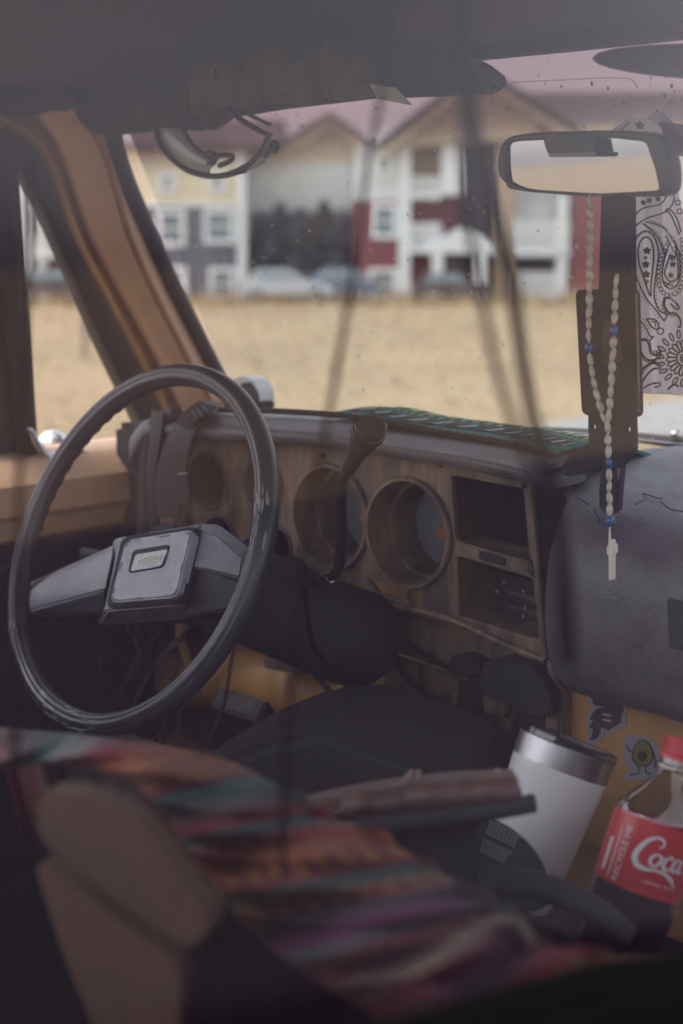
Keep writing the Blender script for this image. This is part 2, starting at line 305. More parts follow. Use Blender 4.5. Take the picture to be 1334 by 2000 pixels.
def railing(parent, x0, y0, x1, y1, d0, d1, nb=12):
    r = sub('balcony', PB((x0+x1)/2, y1, D0), parent); bb(MB(), x0, y0, x1, y0+4, d0, d0+.08).build('top_rail', 'whtrim', r, smooth=0); bb(MB(), x0, y1-4, x1, y1, d0, d0+.08).build('bottom_rail', 'whtrim', r, smooth=0)
    w = MB(); st = (x1-x0)/nb
    for i in range(nb): bb(w, x0+st*(i+.2), y0+4, x0+st*(i+.85), y1-4, d0+.02, d0+.06)
    w.build('baluster_row', 'whtrim', r, smooth=0)
    bb(MB(), x0, y1, x1, y1+8, d0-.1, d1).build('balcony_floor', 'whtrim', r, smooth=0)
# --- slate and cream block, left of the gap
ba = thing('apartment_building', PB(350, 587, D0), 'apartment block with slate grey lower floors under a cream storey, left of the gap', 'building', 'apartment buildings behind the field')
bb(MB(), 180, 402, 468, 590, 0, 12).build('lower_wall', 'greys', ba, smooth=0); bb(MB(), 180, 285, 468, 402, .02, 12).build('upper_wall', 'cream', ba, smooth=0)
bb(MB(), 466, 285, 482, 590, -.15, 12).build('corner_board', 'whtrim', ba, smooth=0); bb(MB(), 180, 396, 466, 404, -.1, .2).build('trim_band', 'whtrim', ba, smooth=0)
bb(MB(), 482, 308, 690, 410, 3, 12).build('side_wall', 'pale', ba, smooth=0); bb(MB(), 482, 285, 690, 308, 3.02, 12).build('gable_wall', 'cream', ba, smooth=0)
bb(MB(), 482, 410, 690, 590, 3.04, 12).build('recessed_wall', 'greys', ba, smooth=0); bb(MB(), 484, 440, 520, 588, 2.9, 3.5).build('porch_wall', 'tanwall', ba, smooth=0)
a, b, c = PB(644, 222, D0), PB(530, 292, D0), PB(752, 292, D0)
MB().prism([a+FH*2.9, b+FH*2.9, c+FH*2.9], FH*9).build('gable_end', 'cream', ba, smooth=0)
gable(MB(), 522, 290, 644, 216, 760, 296, 2.2, 12).build('gable_roof', 'roof', ba, smooth=0)
for q0, q1 in (((522, 298), (644, 224)), ((644, 224), (760, 304))):
    P0, P1 = PB(*q0, D0), PB(*q1, D0); MB().prism([P0+FH*2.15, P1+FH*2.15, P1+FH*2.15-V3(0, 0, .3), P0+FH*2.15-V3(0, 0, .3)], -FH*.12).build('gable_fascia', 'cream', ba, smooth=0)
p0, p1 = PB(170, 292, D0), PB(548, 292, D0)
MB().prism([p0-FH*.6, p0-FH*.6+V3(0, 0, .3), p0+FH*6+V3(0, 0, 2.0), p0+FH*12], p1-p0).build('roof', 'roof', ba, smooth=0)
for r in ((306, 410, 363, 482), (398, 408, 460, 476), (318, 520, 366, 584), (408, 522, 461, 586)): window(ba, *r)
for r in ((310, 335, 345, 378), (408, 335, 442, 378)): window(ba, *r)
# --- red block
bbd = thing('apartment_building', PB(1000, 587, D0), 'red sided apartment block with white balconies and a large cream gable', 'building', 'apartment buildings behind the field')
bb(MB(), 692, 392, 780, 590, 0, 12).build('red_wall', 'redsid', bbd, smooth=0); bb(MB(), 692, 285, 780, 392, .02, 12).build('upper_wall', 'pale', bbd, smooth=0)
bb(MB(), 800, 280, 905, 590, 1.6, 12).build('balcony_back_wall', 'redsid', bbd, smooth=0); bb(MB(), 800, 282, 862, 362, 1.5, 1.7).build('tan_recess', 'tanwall', bbd, smooth=0)
bb(MB(), 903, 270, 967, 590, .9, 12).build('breezeway', 'darkrec', bbd, smooth=0); bb(MB(), 967, 262, 1000, 590, .02, 12).build('tan_wall', 'tanwall', bbd, smooth=0)  # solid breezeway block, its shade put into the dark colour
bb(MB(), 1000, 262, 1112, 590, 1.6, 12).build('balcony_wall', 'pale', bbd, smooth=0); bb(MB(), 1112, 262, 1260, 590, .0, 12).build('red_end_wall', 'redsid', bbd, smooth=0)
bb(MB(), 1260, 262, 1700, 590, .05, 12).build('far_wall', 'pale', bbd, smooth=0)
for r in ((778, 285, 800, 588), (862, 285, 903, 380), (1086, 380, 1104, 588)): bb(MB(), *r, -.2, 1.6).build('column', 'whtrim', bbd, smooth=0)
for r in ((725, 398, 777, 466), (718, 524, 777, 584), (732, 300, 768, 344), (1190, 400, 1235, 470)): window(bbd, *r)
railing(bbd, 800, 345, 862, 380, -.1, 1.5); railing(bbd, 800, 436, 862, 486, -.1, 1.5); railing(bbd, 1000, 430, 1112, 492, -.1, 1.5, 16); railing(bbd, 1000, 532, 1086, 578, -.1, 1.5)
bb(MB(), 1004, 396, 1084, 428, 1.4, 1.6).build('curtain', 'whtrim', bbd, smooth=0); bb(MB(), 1004, 505, 1110, 528, 1.0, 1.5).build('painted_shade', 'darkrec', bbd, smooth=0)  # dark box painted in as the shade under the balcony
pr = sub('porch', PB(890, 588, D0), bbd); MB().prism([PB(835, 495, D0)-FH*1.6, PB(965, 495, D0)-FH*1.6, PB(965, 478, D0)-FH*1.6, PB(898, 445, D0)-FH*1.6, PB(835, 478, D0)-FH*1.6], FH*2.4).build('porch_roof', 'whtrim', pr, smooth=0)
for x in (840, 922): bb(MB(), x, 495, x+20, 588, -1.6, -1.2).build('porch_column', 'whtrim', pr, smooth=0)
bb(MB(), 868, 505, 912, 588, 1.3, 1.5).build('door', 'card', bbd, smooth=0)
a, b, c = PB(932, 145, D0), PB(750, 290, D0), PB(1110, 262, D0)
MB().prism([a-FH*.2, b-FH*.2, c-FH*.2], FH*11).build('gable_end', 'cream', bbd, smooth=0)
gable(MB(), 735, 292, 932, 140, 1122, 262, -1.0, 12, 11).build('gable_roof', 'roof', bbd, smooth=0)
for q0, q1 in (((735, 302), (932, 150)), ((932, 150), (1122, 272))):
    P0, P1 = PB(*q0, D0), PB(*q1, D0); MB().prism([P0-FH*1.05, P1-FH*1.05, P1-FH*1.05-V3(0, 0, .32), P0-FH*1.05-V3(0, 0, .32)], FH*.12).build('gable_fascia', 'cream', bbd, smooth=0)
p0, p1 = PB(1050, 256, D0), PB(1720, 256, D0)
MB().prism([p0-FH*.4, p0-FH*.4+V3(0, 0, .35), p0+FH*6+V3(0, 0, 2.5), p0+FH*12], p1-p0).build('roof', 'roof', bbd, smooth=0)
bb(MB(), 1100, 246, 1720, 262, -.5, -.4).build('fascia', 'cream', bbd, smooth=0)
# --- white block seen through the vent glass
bc = thing('apartment_building', PB(0, 587, D0), 'white balconied apartment block seen through the small vent window', 'building', 'apartment buildings behind the field')
bb(MB(), -330, 330, 170, 592, 1.5, 12).build('wall', 'greys', bc, smooth=0); bb(MB(), -330, 250, 170, 345, 1.4, 12).build('upper_wall', 'pale', bc, smooth=0)
for r in ((-60, 250, -44, 590), (30, 330, 62, 590), (76, 330, 92, 590), (140, 250, 160, 590), (-200, 250, -184, 590)): bb(MB(), *r, 0, .4).build('column', 'whtrim', bc, smooth=0)
for r in ((-180, 470, -70, 505), (-180, 385, -70, 425), (62, 462, 140, 496), (-44, 462, 30, 496), (62, 372, 140, 405)): railing(bc, *r, 0, 1.4)
bb(MB(), 104, 515, 116, 588, 1.2, 1.4).build('door', 'tanwall', bc, smooth=0); bb(MB(), 62, 392, 84, 440, 1.2, 1.4).build('door', 'whtrim', bc, smooth=0)
p0, p1 = PB(-340, 256, D0), PB(175, 256, D0)
MB().prism([p0-FH*.4, p0-FH*.4+V3(0, 0, .3), p0+FH*6+V3(0, 0, 2.6), p0+FH*12], p1-p0).build('roof', 'roof', bc, smooth=0)
# --- trees in the gap
def tree(px, top, w, d, label):
    base = PB(px, 588, D0+d); base[2] = 0; tp = PB(px, top, D0+d); H = tp[2]; wr = w*D0/FPX/2
    t = thing('evergreen_tree', base, label, 'tree', 'dark trees in the gap between the apartment blocks')
    tk = MB().tube([base, base+V3(.05, 0, H*.5), base+V3(0, .05, H*.95)], [.16, .1, .02], 8)
    for k in range(9):
        a = k*2.4; h = H*(.25+.07*k); tk.tube([base+V3(0, 0, h), base+V3(math.cos(a)*wr*.7, math.sin(a)*wr*.7, h+.1)], [.05, .015], 5)
    tk.build('trunk', 'bark', t)
    n = 1500; z = RNG.random(n)**.8; rad = wr*(1-z)**.8*(.45+.6*RNG.random(n))*(1+.25*np.sin(z*22)); a = RNG.random(n)*6.283
    c = base+np.stack([rad*np.cos(a), rad*np.sin(a), H*(.1+.9*z)], 1); e = RNG.normal(size=(n, 3, 3))*.17; V = (c[:, None]+e).reshape(-1, 3)
    m = MB(); m.v = V.tolist(); m.f = [(3*i, 3*i+1, 3*i+2) for i in range(n)]; m.build('crown', 'treedk', t, smooth=0, fixn=False)
for px, top, w, d, lb in ((512, 428, 60, 1.0, 'short dark tree beside the white corner board of the slate block'), (548, 408, 74, 1.6, 'dark pointed tree with its neighbour overlapping, second from the slate block'), (590, 416, 70, 1.0, 'dark tree in the middle of the gap, above the parked cars'), (634, 398, 84, 1.6, 'tallest dark tree in the gap between the two blocks'), (670, 418, 62, 1.0, 'dark tree nearest the red apartment block')): tree(px, top, w, d, lb)
# --- parked cars
def car(px, d, L, paint, label, flip=1):
    g0 = PB(px, 588, D0+d); g0[2] = 0; t = thing('parked_car', g0, label, 'car', 'cars parked before the apartment blocks'); u = RT*flip; H = V3(0, 0, 1); s = L/4.4
    def P(a, h, w): return g0+u*a*s+H*h*s+FH*w*s
    prof = [(-2.2, .35), (-2.2, .8), (-1.95, .98), (-1.2, 1.05), (1.0, 1.0), (1.9, .85), (2.2, .6), (2.2, .35)]
    MB().prism([P(a, h, -.88) for a, h in prof], FH*1.76*s).build('body', paint, t, bevel=.05)
    cab = [(-1.75, 1.0), (-1.35, 1.5), (.1, 1.52), (.95, 1.02)]; lo = [P(a, h, -.8 if h < 1.2 else -.66) for a, h in cab]; hi = [P(a, h, .8 if h < 1.2 else .66) for a, h in cab]
    MB().add(lo+hi, [(0, 1, 2, 3), (7, 6, 5, 4), (0, 4, 5, 1), (1, 5, 6, 2), (2, 6, 7, 3), (3, 7, 4, 0)]).build('cabin', paint, t, bevel=.04)
    for (a0, a1, b0, b1) in ((-1.5, -.5, -1.25, -.5), (-.42, .68, -.42, .12)):
        MB().prism([P(a0, 1.06, -.80), P(a1, 1.06, -.80), P(b1, 1.44, -.69), P(b0, 1.44, -.69)], -FH*.03*s).build('window', 'glasswin', t, smooth=0)
    for a in (-1.35, 1.35):
        w = sub('wheel', P(a, .33, -.8), t); MB().lathe(P(a, .33, -.9), FH, [(0, .22*s), (0, .33*s), (.2*s, .33*s), (.2*s, .2*s)], 20).build('tyre', 'tyre', w); MB().lathe(P(a, .33, -.92), FH, [(0, .03), (0, .2*s), (.05, .21*s)], 14).build('rim', 'steel', w)
    MB().box(P(2.15, .72, -.6), u*.05, FH*.15, H*.07).build('headlight', 'lens', t, bevel=.01); MB().box(P(-2.18, .85, -.6), u*.04, FH*.15, H*.08).build('taillight', 'redcap', t, bevel=.01)
car(560, -5, 4.3, 'carw', 'silver car parked under the dark trees, left of the other car there'); car(640, -4.4, 4.5, 'carb', 'blue grey car parked beside the silver car by the red block', -1); car(885, -5, 3.9, 'card', 'dark car parked before the white porch of the red block'); car(120, -5, 4.4, 'card', 'dark car seen low in the small vent window')
pst = gz(165, 700, 0); tp = PN(165, 607, FH, FH@pst)
fp = MB().tube([pst-V3(0, 0, .1), tp], [.05, .045], 8); fp.build('fence_post', 'post', label='lone weathered post standing in the dry field, seen through the vent window', cat='post')
# ================================================================== the truck
TR = thing('pickup_truck', (-.08, .1, 0), 'old tan pickup truck whose stripped cab interior surrounds the view', 'pickup truck')
# windscreen surface
def wsx(x, v):
    k = 1-((x+.08)/.80)**2*.9; yb = .44+.17*k; yt = .215+.12*k; z = 1.37+.50*v; return V3(x, yb+(yt-yb)*v, z)
G = [[wsx(x, v) for v in np.linspace(0, 1, 10)] for x in np.linspace(-.772, .62, 24)]
MB().grid(G, .005).build('windscreen', 'glassw', TR, fixn=False)
def ws_hit(px, py, lo=1.0, hi=3.0):
    for _ in range(40):
        md = (lo+hi)/2; p = PD(px, py, md); v = (p[2]-1.37)/.5; s = wsx(p[0], v)
        if p[1] > s[1]: hi = md
        else: lo = md
    return PD(px, py, lo)
# headliner / roof and header
zh = lambda x: float(np.interp(x, [-.80, -.5, -.2, -.04, .1, .3, .6], [1.845, 1.860, 1.870, 1.874, 1.872, 1.865, 1.85]))
G = [[V3(x, y, zh(x)+.004+.045*math.sin(math.pi*min(1, max(0, (.30-y)/.5))*.5)) for y in np.linspace(.30, -.9, 14)] for x in np.linspace(-.86, .62, 16)]
MB().grid(G, -.03).build('headliner', 'headliner', TR)
hp = [PY(px, py, .285) for px, py in ((-150, 222), (200, 182), (560, 141), (910, 101), (1120, 79), (1334, 55), (1600, 24))]
MB().tube(cr(hp, 5), .011, 10).build('header_trim', 'blackmatte', TR)
MB().tube(cr([PX(px, py, x) for px, py, x in ((-90, 178, -.82), (0, 170, -.80), (90, 156, -.76), (160, 142, -.70))], 6), .042, 14).build('headliner_side', 'headliner', TR)
# A pillar of the driver's side: stepped tan mouldings lofted between photograph-measured edges
def strip(cols, name, m, depth=.02):
    """cols: list of (x-plane, [(px,py)...]) columns, lofted into one solid strip"""
    c = [cr([PX(px, py, x) for px, py in pts], 8) for x, pts in cols]; G = np.stack(c, 0)
    return MB().grid(G, depth).build(name, m, TR, smooth=60)
K1 = [(-60, 195), (40, 245), (95, 300), (155, 450), (212, 560), (285, 700), (335, 800), (365, 860)]; K2 = [(-60, 175), (60, 238), (115, 300), (172, 450), (228, 560), (301, 700), (350, 800), (380, 860)]
K3 = [(0, 130), (88, 222), (136, 300), (188, 450), (245, 560), (320, 700), (368, 800), (395, 860)]; K4 = [(60, 60), (150, 215), (197, 300), (243, 450), (290, 560), (360, 700), (403, 780), (430, 850)]; K5 = [(100, 60), (185, 215), (211, 300), (272, 450), (322, 560), (397, 700), (428, 765), (452, 850)]
K12 = [((a[0]+b[0])/2, (a[1]+b[1])/2) for a, b in zip(K1, K2)]
strip([(-.812, K1), (-.785, K12), (-.80, K2)], 'door_opening_moulding', 'mould', .012)
strip([(-.80, K2), (-.806, [((a[0]+b[0])/2, (a[1]+b[1])/2) for a, b in zip(K2, K3)]), (-.775, K3)], 'pillar_channel', 'tan', .012)
strip([(-.775, K3), (-.755, [((a[0]+b[0])/2-4, (a[1]+b[1])/2) for a, b in zip(K3, K4)]), (-.742, K4)], 'pillar', 'tan', .012)
strip([(-.742, K4), (-.748, K5)], 'pillar_return', 'tan', .012)
# windscreen gasket
gk = cr([PX(px, py, -.735) for px, py in ((196, 190), (216, 250), (227, 300), (252, 370), (288, 450), (337, 560), (407, 700), (440, 765), (460, 800))], 10)
MB().tube(gk, np.linspace(.014, .0125, len(gk)), 12).build('windscreen_gasket', 'rubber', TR)
# driver's door: frame with vent window opening
O = V3(-.83, 0, 0); ex, ez = V3(0, 1, 0), V3(0, 0, 1)
out = [PX(px, py, -.83) for px, py in ((-60, 200), (40, 255), (100, 315), (165, 460), (295, 705), (350, 820), (365, 990), (-60, 1010))]
def rnd(pts, r=10, n=5):   # rounded polygon in px
    o_ = []
    P = np.asarray(pts, float); N = len(P)
    for i in range(N):
        a, b, c = P[i-1], P[i], P[(i+1) % N]; d1 = unit(a-b)*min(r, np.linalg.norm(a-b)*.45); d2 = unit(c-b)*min(r, np.linalg.norm(c-b)*.45)
        for t in np.linspace(0, 1, n): o_.append((1-t)**2*(b+d1)+2*t*(1-t)*b+t*t*(b+d2))
    return o_
vent = rnd([(38, 332), (52, 345), (90, 420), (200, 670), (285, 845), (262, 888), (78, 895)], 22)
front = [PX(px, py, -.83) for px, py in vent]
wing = [PX(px, py, -.83) for px, py in ((-55, 250), (0, 262), (0, 560), (38, 935), (-55, 940))]
dr = sub('door', PX(100, 1000, -.83), TR)
plate(MB(), out, [front], O, ex, ez, V3(1, 0, 0), .022, .003).build('window_frame', 'black', dr)
MB().prism([p+V3(-.012, 0, 0) for p in front], V3(-.004, 0, 0)).build('vent_glass', 'glass', dr, smooth=0)
# frame post between vent and door glass, proud of the frame
MB().tube([PX(px, py, -.822) for px, py in ((-2, 250), (10, 450), (28, 650), (48, 830), (55, 935))], .0135, 10).build('vent_post', 'blackmatte', dr)
# door body below the sill
Gd = []
prof = [(-.86, 1.338), (-.822, 1.336), (-.80, 1.330), (-.784, 1.316), (-.783, 1.304), (-.793, 1.293), (-.788, 1.289), (-.790, 1.283), (-.806, 1.278), (-.83, 1.273)]
for y in np.linspace(-.62, .335, 14): Gd.append([V3(x, y, z+.01*(y-.2)) for x, z in prof])
MB().grid(Gd[:], .03).build('door_top', 'tan', dr, smooth=40)
MB().box(V3(-.812, -.15, 1.02), V3(.012, 0, 0), V3(0, .5, 0), V3(0, 0, .254)).build('door_card', 'dashdark', dr, bevel=.006)
MB().tube([V3(-.794, y, 1.268+.006*y) for y in np.linspace(-.6, .32, 8)], .006, 8).build('door_card_trim', 'tan', dr)
# remaining door glass (rear of the post) and outer cab so light and reflections are right
MB().prism([V3(-.842, .075, 1.36), V3(-.842, -.6, 1.36), V3(-.842, -.6, 1.80), V3(-.842, .06, 1.80)], V3(.004, 0, 0)).build('door_glass', 'glass', dr, smooth=0)
MB().box(V3(-.835, -.66, 1.5), V3(.02, 0, 0), V3(0, .06, 0), V3(0, 0, .37)).build('rear_pillar', 'tan', TR, bevel=.01)
MB().box(V3(-.835, -.2, 1.845), V3(.02, 0, 0), V3(0, .5, 0), V3(0, 0, .045)).build('roof_rail', 'tan', TR, bevel=.01)
# vent latch and chrome
lt = sub('vent_latch', PX(75, 870, -.815), dr)
la_ = cr([PX(px, py, -.808) for px, py in ((46, 838), (58, 842), (70, 866), (90, 890), (115, 893), (140, 882), (158, 868))], 6)
MB().tube(la_, np.interp(np.linspace(0, 1, len(la_)), [0, .2, .6, 1], [.005, .0075, .0115, .009]), 12, flat=.7).build('lever', 'chrome', lt)
MB().tube([PX(80, 905, -.812), PX(105, 900, -.812), PX(135, 893, -.812)], [.009, .011, .009], 10).build('pivot', 'chrome', lt)
# outside mirror: chrome dome and the white cup at the frame edge
mm = sub('door_mirror', PX(60, 870, -.93), TR)
ax = unit(V3(.5, -.85, .05)); c0 = PX(112, 868, -.98)
MB().lathe(c0-ax*.02, ax, [(0, .004), (.006, .014), (.018, .021), (.036, .0235), (.042, .0225), (.044, .018)], 24).build('mirror_shell', 'chrome', mm)
c1 = PX(-10, 840, -.92); MB().lathe(c1-ax*.03, ax, [(-.01, .004), (0, .02), (.02, .031), (.05, .034), (.056, .03)], 24).build('mirror_head', 'whitepl', mm)
MB().tube([PX(8, 880, -.92), PX(12, 935, -.91)], .010, 10).build('mirror_stem', 'chrome', mm)
MB().box(PX(5, 935, -.86), V3(.01, 0, 0), V3(0, .03, 0), V3(0, 0, .006)).build('mirror_foot', 'blackmatte', mm, bevel=.002)
# ---------------- dashboard
DB = sub('dashboard', V3(-.33, .25, 1.3), TR); yF = .25; eX, eZ, nF = V3(1, 0, 0), V3(0, 0, 1), V3(0, -1, 0); OF = V3(0, yF, 0)
outF = [PY(px, py, yF) for px, py in ((300, 835), (420, 847), (620, 868), (820, 889), (1034, 922), (1048, 1120), (1064, 1288), (985, 1262), (890, 1222), (765, 1186), (640, 1165), (420, 1150), (300, 1140))]
big = [(V3(-.211, yF, 1.3185), .0635), (V3(-.338, yF, 1.321), .0635)]; sm = [(PY(407, 940, yF), .037), (PY(515, 948, yF), .034), (PY(430, 1060, yF), .034), (PY(540, 1070, yF), .028)]
hol = [circle(c, r) for c, r in big]+[circle(c, r, 28) for c, r in sm]+[circle(PY(806, 1169, yF), .0098, 20)]
r1 = [PY(px, py, yF) for px, py in rnd([(881, 928), (1022, 955), (1034, 1092), (888, 1052)], 5, 3)]; r2 = [PY(px, py, yF) for px, py in rnd([(892, 1086), (1040, 1130), (1053, 1250), (896, 1202)], 5, 3)]
r3 = [PY(px, py, yF) for px, py in ((716, 1130), (776, 1142), (778, 1166), (738, 1160))]
plate(MB(), outF, hol+[r1, r2, r3], OF, eX, eZ, nF, .006, .0012).build('instrument_panel', 'dash', DB)
for (c, r), nm in zip(big, 'ab'):
    MB().lathe(c+V3(0, -.003, 0), (0, 1, 0), [(0, r+.003), (-.003, r+.001), (-.003, r-.003), (.004, r-.004), (.032, r-.006), (.032, r-.010), (.075, r-.012), (.075, r-.008), (0.004, r+.003)], 44, caps=False).build('gauge_tube', 'dash', DB)
    MB().lathe(c+V3(0, .07, 0), (0, 1, 0), [(0, .001), (0, r-.006), (.004, r-.006)], 40).build('gauge_face', 'dialgrey', DB)
    MB().lathe(c+V3(-.008, .066, -.010), (0, 1, 0), [(0, .001), (0, .0075), (.004, .0075)], 16).build('amber_dot', 'amber', DB)  # small amber disc on each large gauge face
for c, r in sm:
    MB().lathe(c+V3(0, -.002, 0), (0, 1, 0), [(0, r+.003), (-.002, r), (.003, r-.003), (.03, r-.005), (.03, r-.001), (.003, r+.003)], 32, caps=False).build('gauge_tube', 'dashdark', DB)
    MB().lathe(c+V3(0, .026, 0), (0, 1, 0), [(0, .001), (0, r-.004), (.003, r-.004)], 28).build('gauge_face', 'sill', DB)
    for k in range(5):
        a = math.radians(-50+k*25); u = V3(math.cos(a), 0, math.sin(a)); MB().box(c+V3(0, .0235, 0)+u*(r*.72), u*.003, V3(0, .0006, 0), np.cross(u, (0, 1, 0))*.0008).build('dial_mark', 'paper', DB, smooth=0)
# cavity boxes behind the two openings, open to the front
def cavity(ring, depth, name, m):
    a = [p.copy() for p in ring]; c = sum(a)/len(a); a = [c+(p-c)*1.02 for p in a]; n = len(a); mb = MB()
    V = a+[p+V3(0, depth, 0) for p in a]; mb.add(V, [(i, (i+1) % n, n+(i+1) % n, n+i) for i in range(n)]+[tuple(range(n, 2*n))]); return mb.build(name, m, DB, smooth=0, fixn=False)
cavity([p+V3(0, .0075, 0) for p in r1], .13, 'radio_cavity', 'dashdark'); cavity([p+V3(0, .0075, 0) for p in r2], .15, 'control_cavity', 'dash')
MB().prism([PY(px, py, .235) for px, py in ((884, 1056), (1034, 1098), (1037, 1124), (888, 1080))], V3(0, .05, 0)).build('shelf_rail', 'dash', DB, bevel=.002)
MB().prism([PY(px, py, .233) for px, py in ((935, 1076), (985, 1090), (985, 1106), (935, 1092))], V3(0, .004, 0)).build('label_recess', 'blackmatte', DB, bevel=.001)
# heater control unit in the lower opening
hc = [PY(px, py, .30) for px, py in ((972, 1118), (1052, 1142), (1060, 1228), (966, 1198))]
MB().prism(hc, V3(0, .06, 0)).build('heater_control', 'black', DB, bevel=.002)
for (x0, y0, x1, y1) in ((988, 1150, 1048, 1158), (988, 1178, 1050, 1186), (990, 1204, 1050, 1210)):
    MB().prism([PY(px, py, .297) for px, py in ((x0, y0), (x1, y0+18), (x1, y1+18), (x0, y1))], V3(0, .004, 0)).build('slider_slot', 'dashdark', DB, smooth=0)
for px, py in ((971, 1155), (985, 1137), (1026, 1187), (1022, 1204), (1023, 1155)): MB().box(PY(px, py, .296), V3(.0012, 0, 0), V3(0, .001, 0), V3(0, 0, .0018)).build('control_mark', 'sticker', DB, smooth=0)
MB().tube([PY(916, 1190, .29), PY(930, 1184, .29), PY(944, 1172, .30), PY(948, 1190, .31)], .0022, 6).build('loose_wire', 'steel', DB)
# screws on the panel
for px, py in ((1023, 948), (860, 907), (630, 890), (1046, 1125), (1050, 1185), (770, 1180)): MB().lathe(PY(px, py, .2488), (0, -1, 0), [(0, .004), (.0015, .0035), (.0018, .0005)], 10).build('screw', 'blackmatte', DB)
# lower lip and trim edges
MB().tube(cr([PY(px, py, .243) for px, py in ((770, 1184), (830, 1196), (900, 1218), (985, 1258), (1066, 1290))], 6), .0045, 8).build('panel_lip', 'dash', DB)
MB().tube([PY(1036, 942, .243), PY(1050, 1120, .243), PY(1066, 1288, .243)], .004, 8).build('panel_edge', 'dash', DB)
# padded brow: swept section
xs = [(300, 832), (318, 808), (345, 800), (500, 804), (640, 811), (700, 816), (760, 829), (850, 842), (950, 856), (1010, 866), (1060, 877), (1105, 888)]
lows = [(296, 940), (318, 882), (345, 858), (500, 866), (640, 872), (700, 877), (760, 886), (850, 899), (950, 915), (1010, 928), (1060, 940), (1105, 950)]
Gp = []
for (a, b) in zip(cr(xs, 5), cr(lows, 5)):
    bot = PY(b[0], b[1], .222); top0 = PY(a[0], a[1]+8, .245); row = [V3(bot[0], .256, bot[2]+.002), bot]
    md = (bot+top0)/2; row += [V3(md[0], .200, md[2]-.012), V3(md[0], .195, md[2]), V3(top0[0], .205, top0[2]-.008), V3(top0[0], .225, top0[2]-.001), top0+V3(0, .01, .001), V3(top0[0], .32, top0[2]-.001), V3(top0[0], .40, top0[2]-.02), V3(top0[0], .56, top0[2]-.06), V3(top0[0], .60, 1.28)]
    Gp.append(cr(row, 3))
MB().grid(Gp, .008).build('padded_brow', 'vinyl', DB, smooth=70)
# left end cap of the dash, rolling down
ce = cr([PY(px, py, .21) for px, py in ((345, 808), (312, 822), (296, 860), (291, 930), (290, 1010), (292, 1090))], 8)
MB().tube(ce, np.linspace(.010, .017, len(ce)), 12).build('dash_end_roll', 'rubber', DB)
MB().box(V3(-.735, .31, 1.25), V3(.06, 0, 0), V3(0, .05, 0), V3(0, 0, .15)).build('dash_end', 'blackmatte', DB, bevel=.01)
# passenger crash pad
Gp = []
for i, x in enumerate(np.linspace(0, 1, 26)):
    X = -.035+.62*x; dxe = PY(1054, 1100, .17)[0]+.035; e = min(1, x/.06); f = math.sqrt(max(0, 1-(1-e)**2))
    sag = .006*math.sin(9*x); row = [(.62, 1.33), (.58, 1.39), (.46, 1.402+sag), (.34, 1.402-.006*(1-f)), (.25, 1.392), (.195-.0*f, 1.372), (.168, 1.335), (.165, 1.28), (.175, 1.235), (.195, 1.212), (.23, 1.203), (.27, 1.205)]
    Gp.append(cr([V3(X+dxe*(1-x)*min(1, max(0, (.32-yy)/.14)), yy if yy > .3 else .3-(.3-yy)*(.55+.45*f), zz-.03*x*(1 if yy > .24 else .4)) for yy, zz in row], 4))
Gp = np.array(Gp); MB().grid(Gp, .01).build('crash_pad', 'vinyl', DB, smooth=60)
side = [p for p in Gp[0]]; MB().add(side+[V3(-.035, .5, 1.25)], [tuple(range(len(side)+1))]).build('crash_pad_end', 'vinyl', DB, smooth=0)
def onpad(px, py, off=.0):   # front of the pad, near y = .17
    p = PY(px, py, .166-off); return p
# glovebox door with its raised border
gb = sub('glovebox_door', PY(1310, 1220, .16), DB)
MB().prism([PY(px, py, .158) for px, py in rnd([(1266, 1150), (1420, 1185), (1424, 1315), (1270, 1285)], 10, 4)], V3(0, .02, 0)).build('door_face', 'black', gb, bevel=.003)
MB().prism([PY(px, py, .154) for px, py in rnd([(1302, 1168), (1420, 1196), (1424, 1290), (1306, 1266)], 6, 4)], V3(0, .008, 0)).build('inset_panel', 'black', gb, bevel=.002)
MB().tube([PY(1128, 1116, .1635), PY(1250, 1140, .1635), PY(1400, 1180, .1635)], .0012, 6).build('seam', 'blackmatte', DB)
# cracks and the torn flap of the vinyl
for pts in (((1110, 928), (1122, 955), (1128, 975), (1150, 990)), ((1256, 930), (1290, 940), (1334, 952)), ((1240, 990), (1262, 980)), ((1255, 968), (1275, 975), (1292, 979)), ((1155, 930), (1163, 941)), ((1215, 915), (1260, 925), (1300, 918)), ((1270, 945), (1320, 962)), ((1180, 955), (1200, 962)), ((1290, 985), (1310, 1000), (1334, 1004)), ((1225, 945), (1240, 958)), ((1160, 1000), (1170, 1020), (1166, 1036))):
    q = [PZ(px, py, 1.396) if py < 985 else PY(px, py, .186) for px, py in pts]
    MB().tube(cr([p+V3(0, 0, .0025) for p in q], 4), .0006, 5).build('vinyl_crack', 'blackmatte', DB)
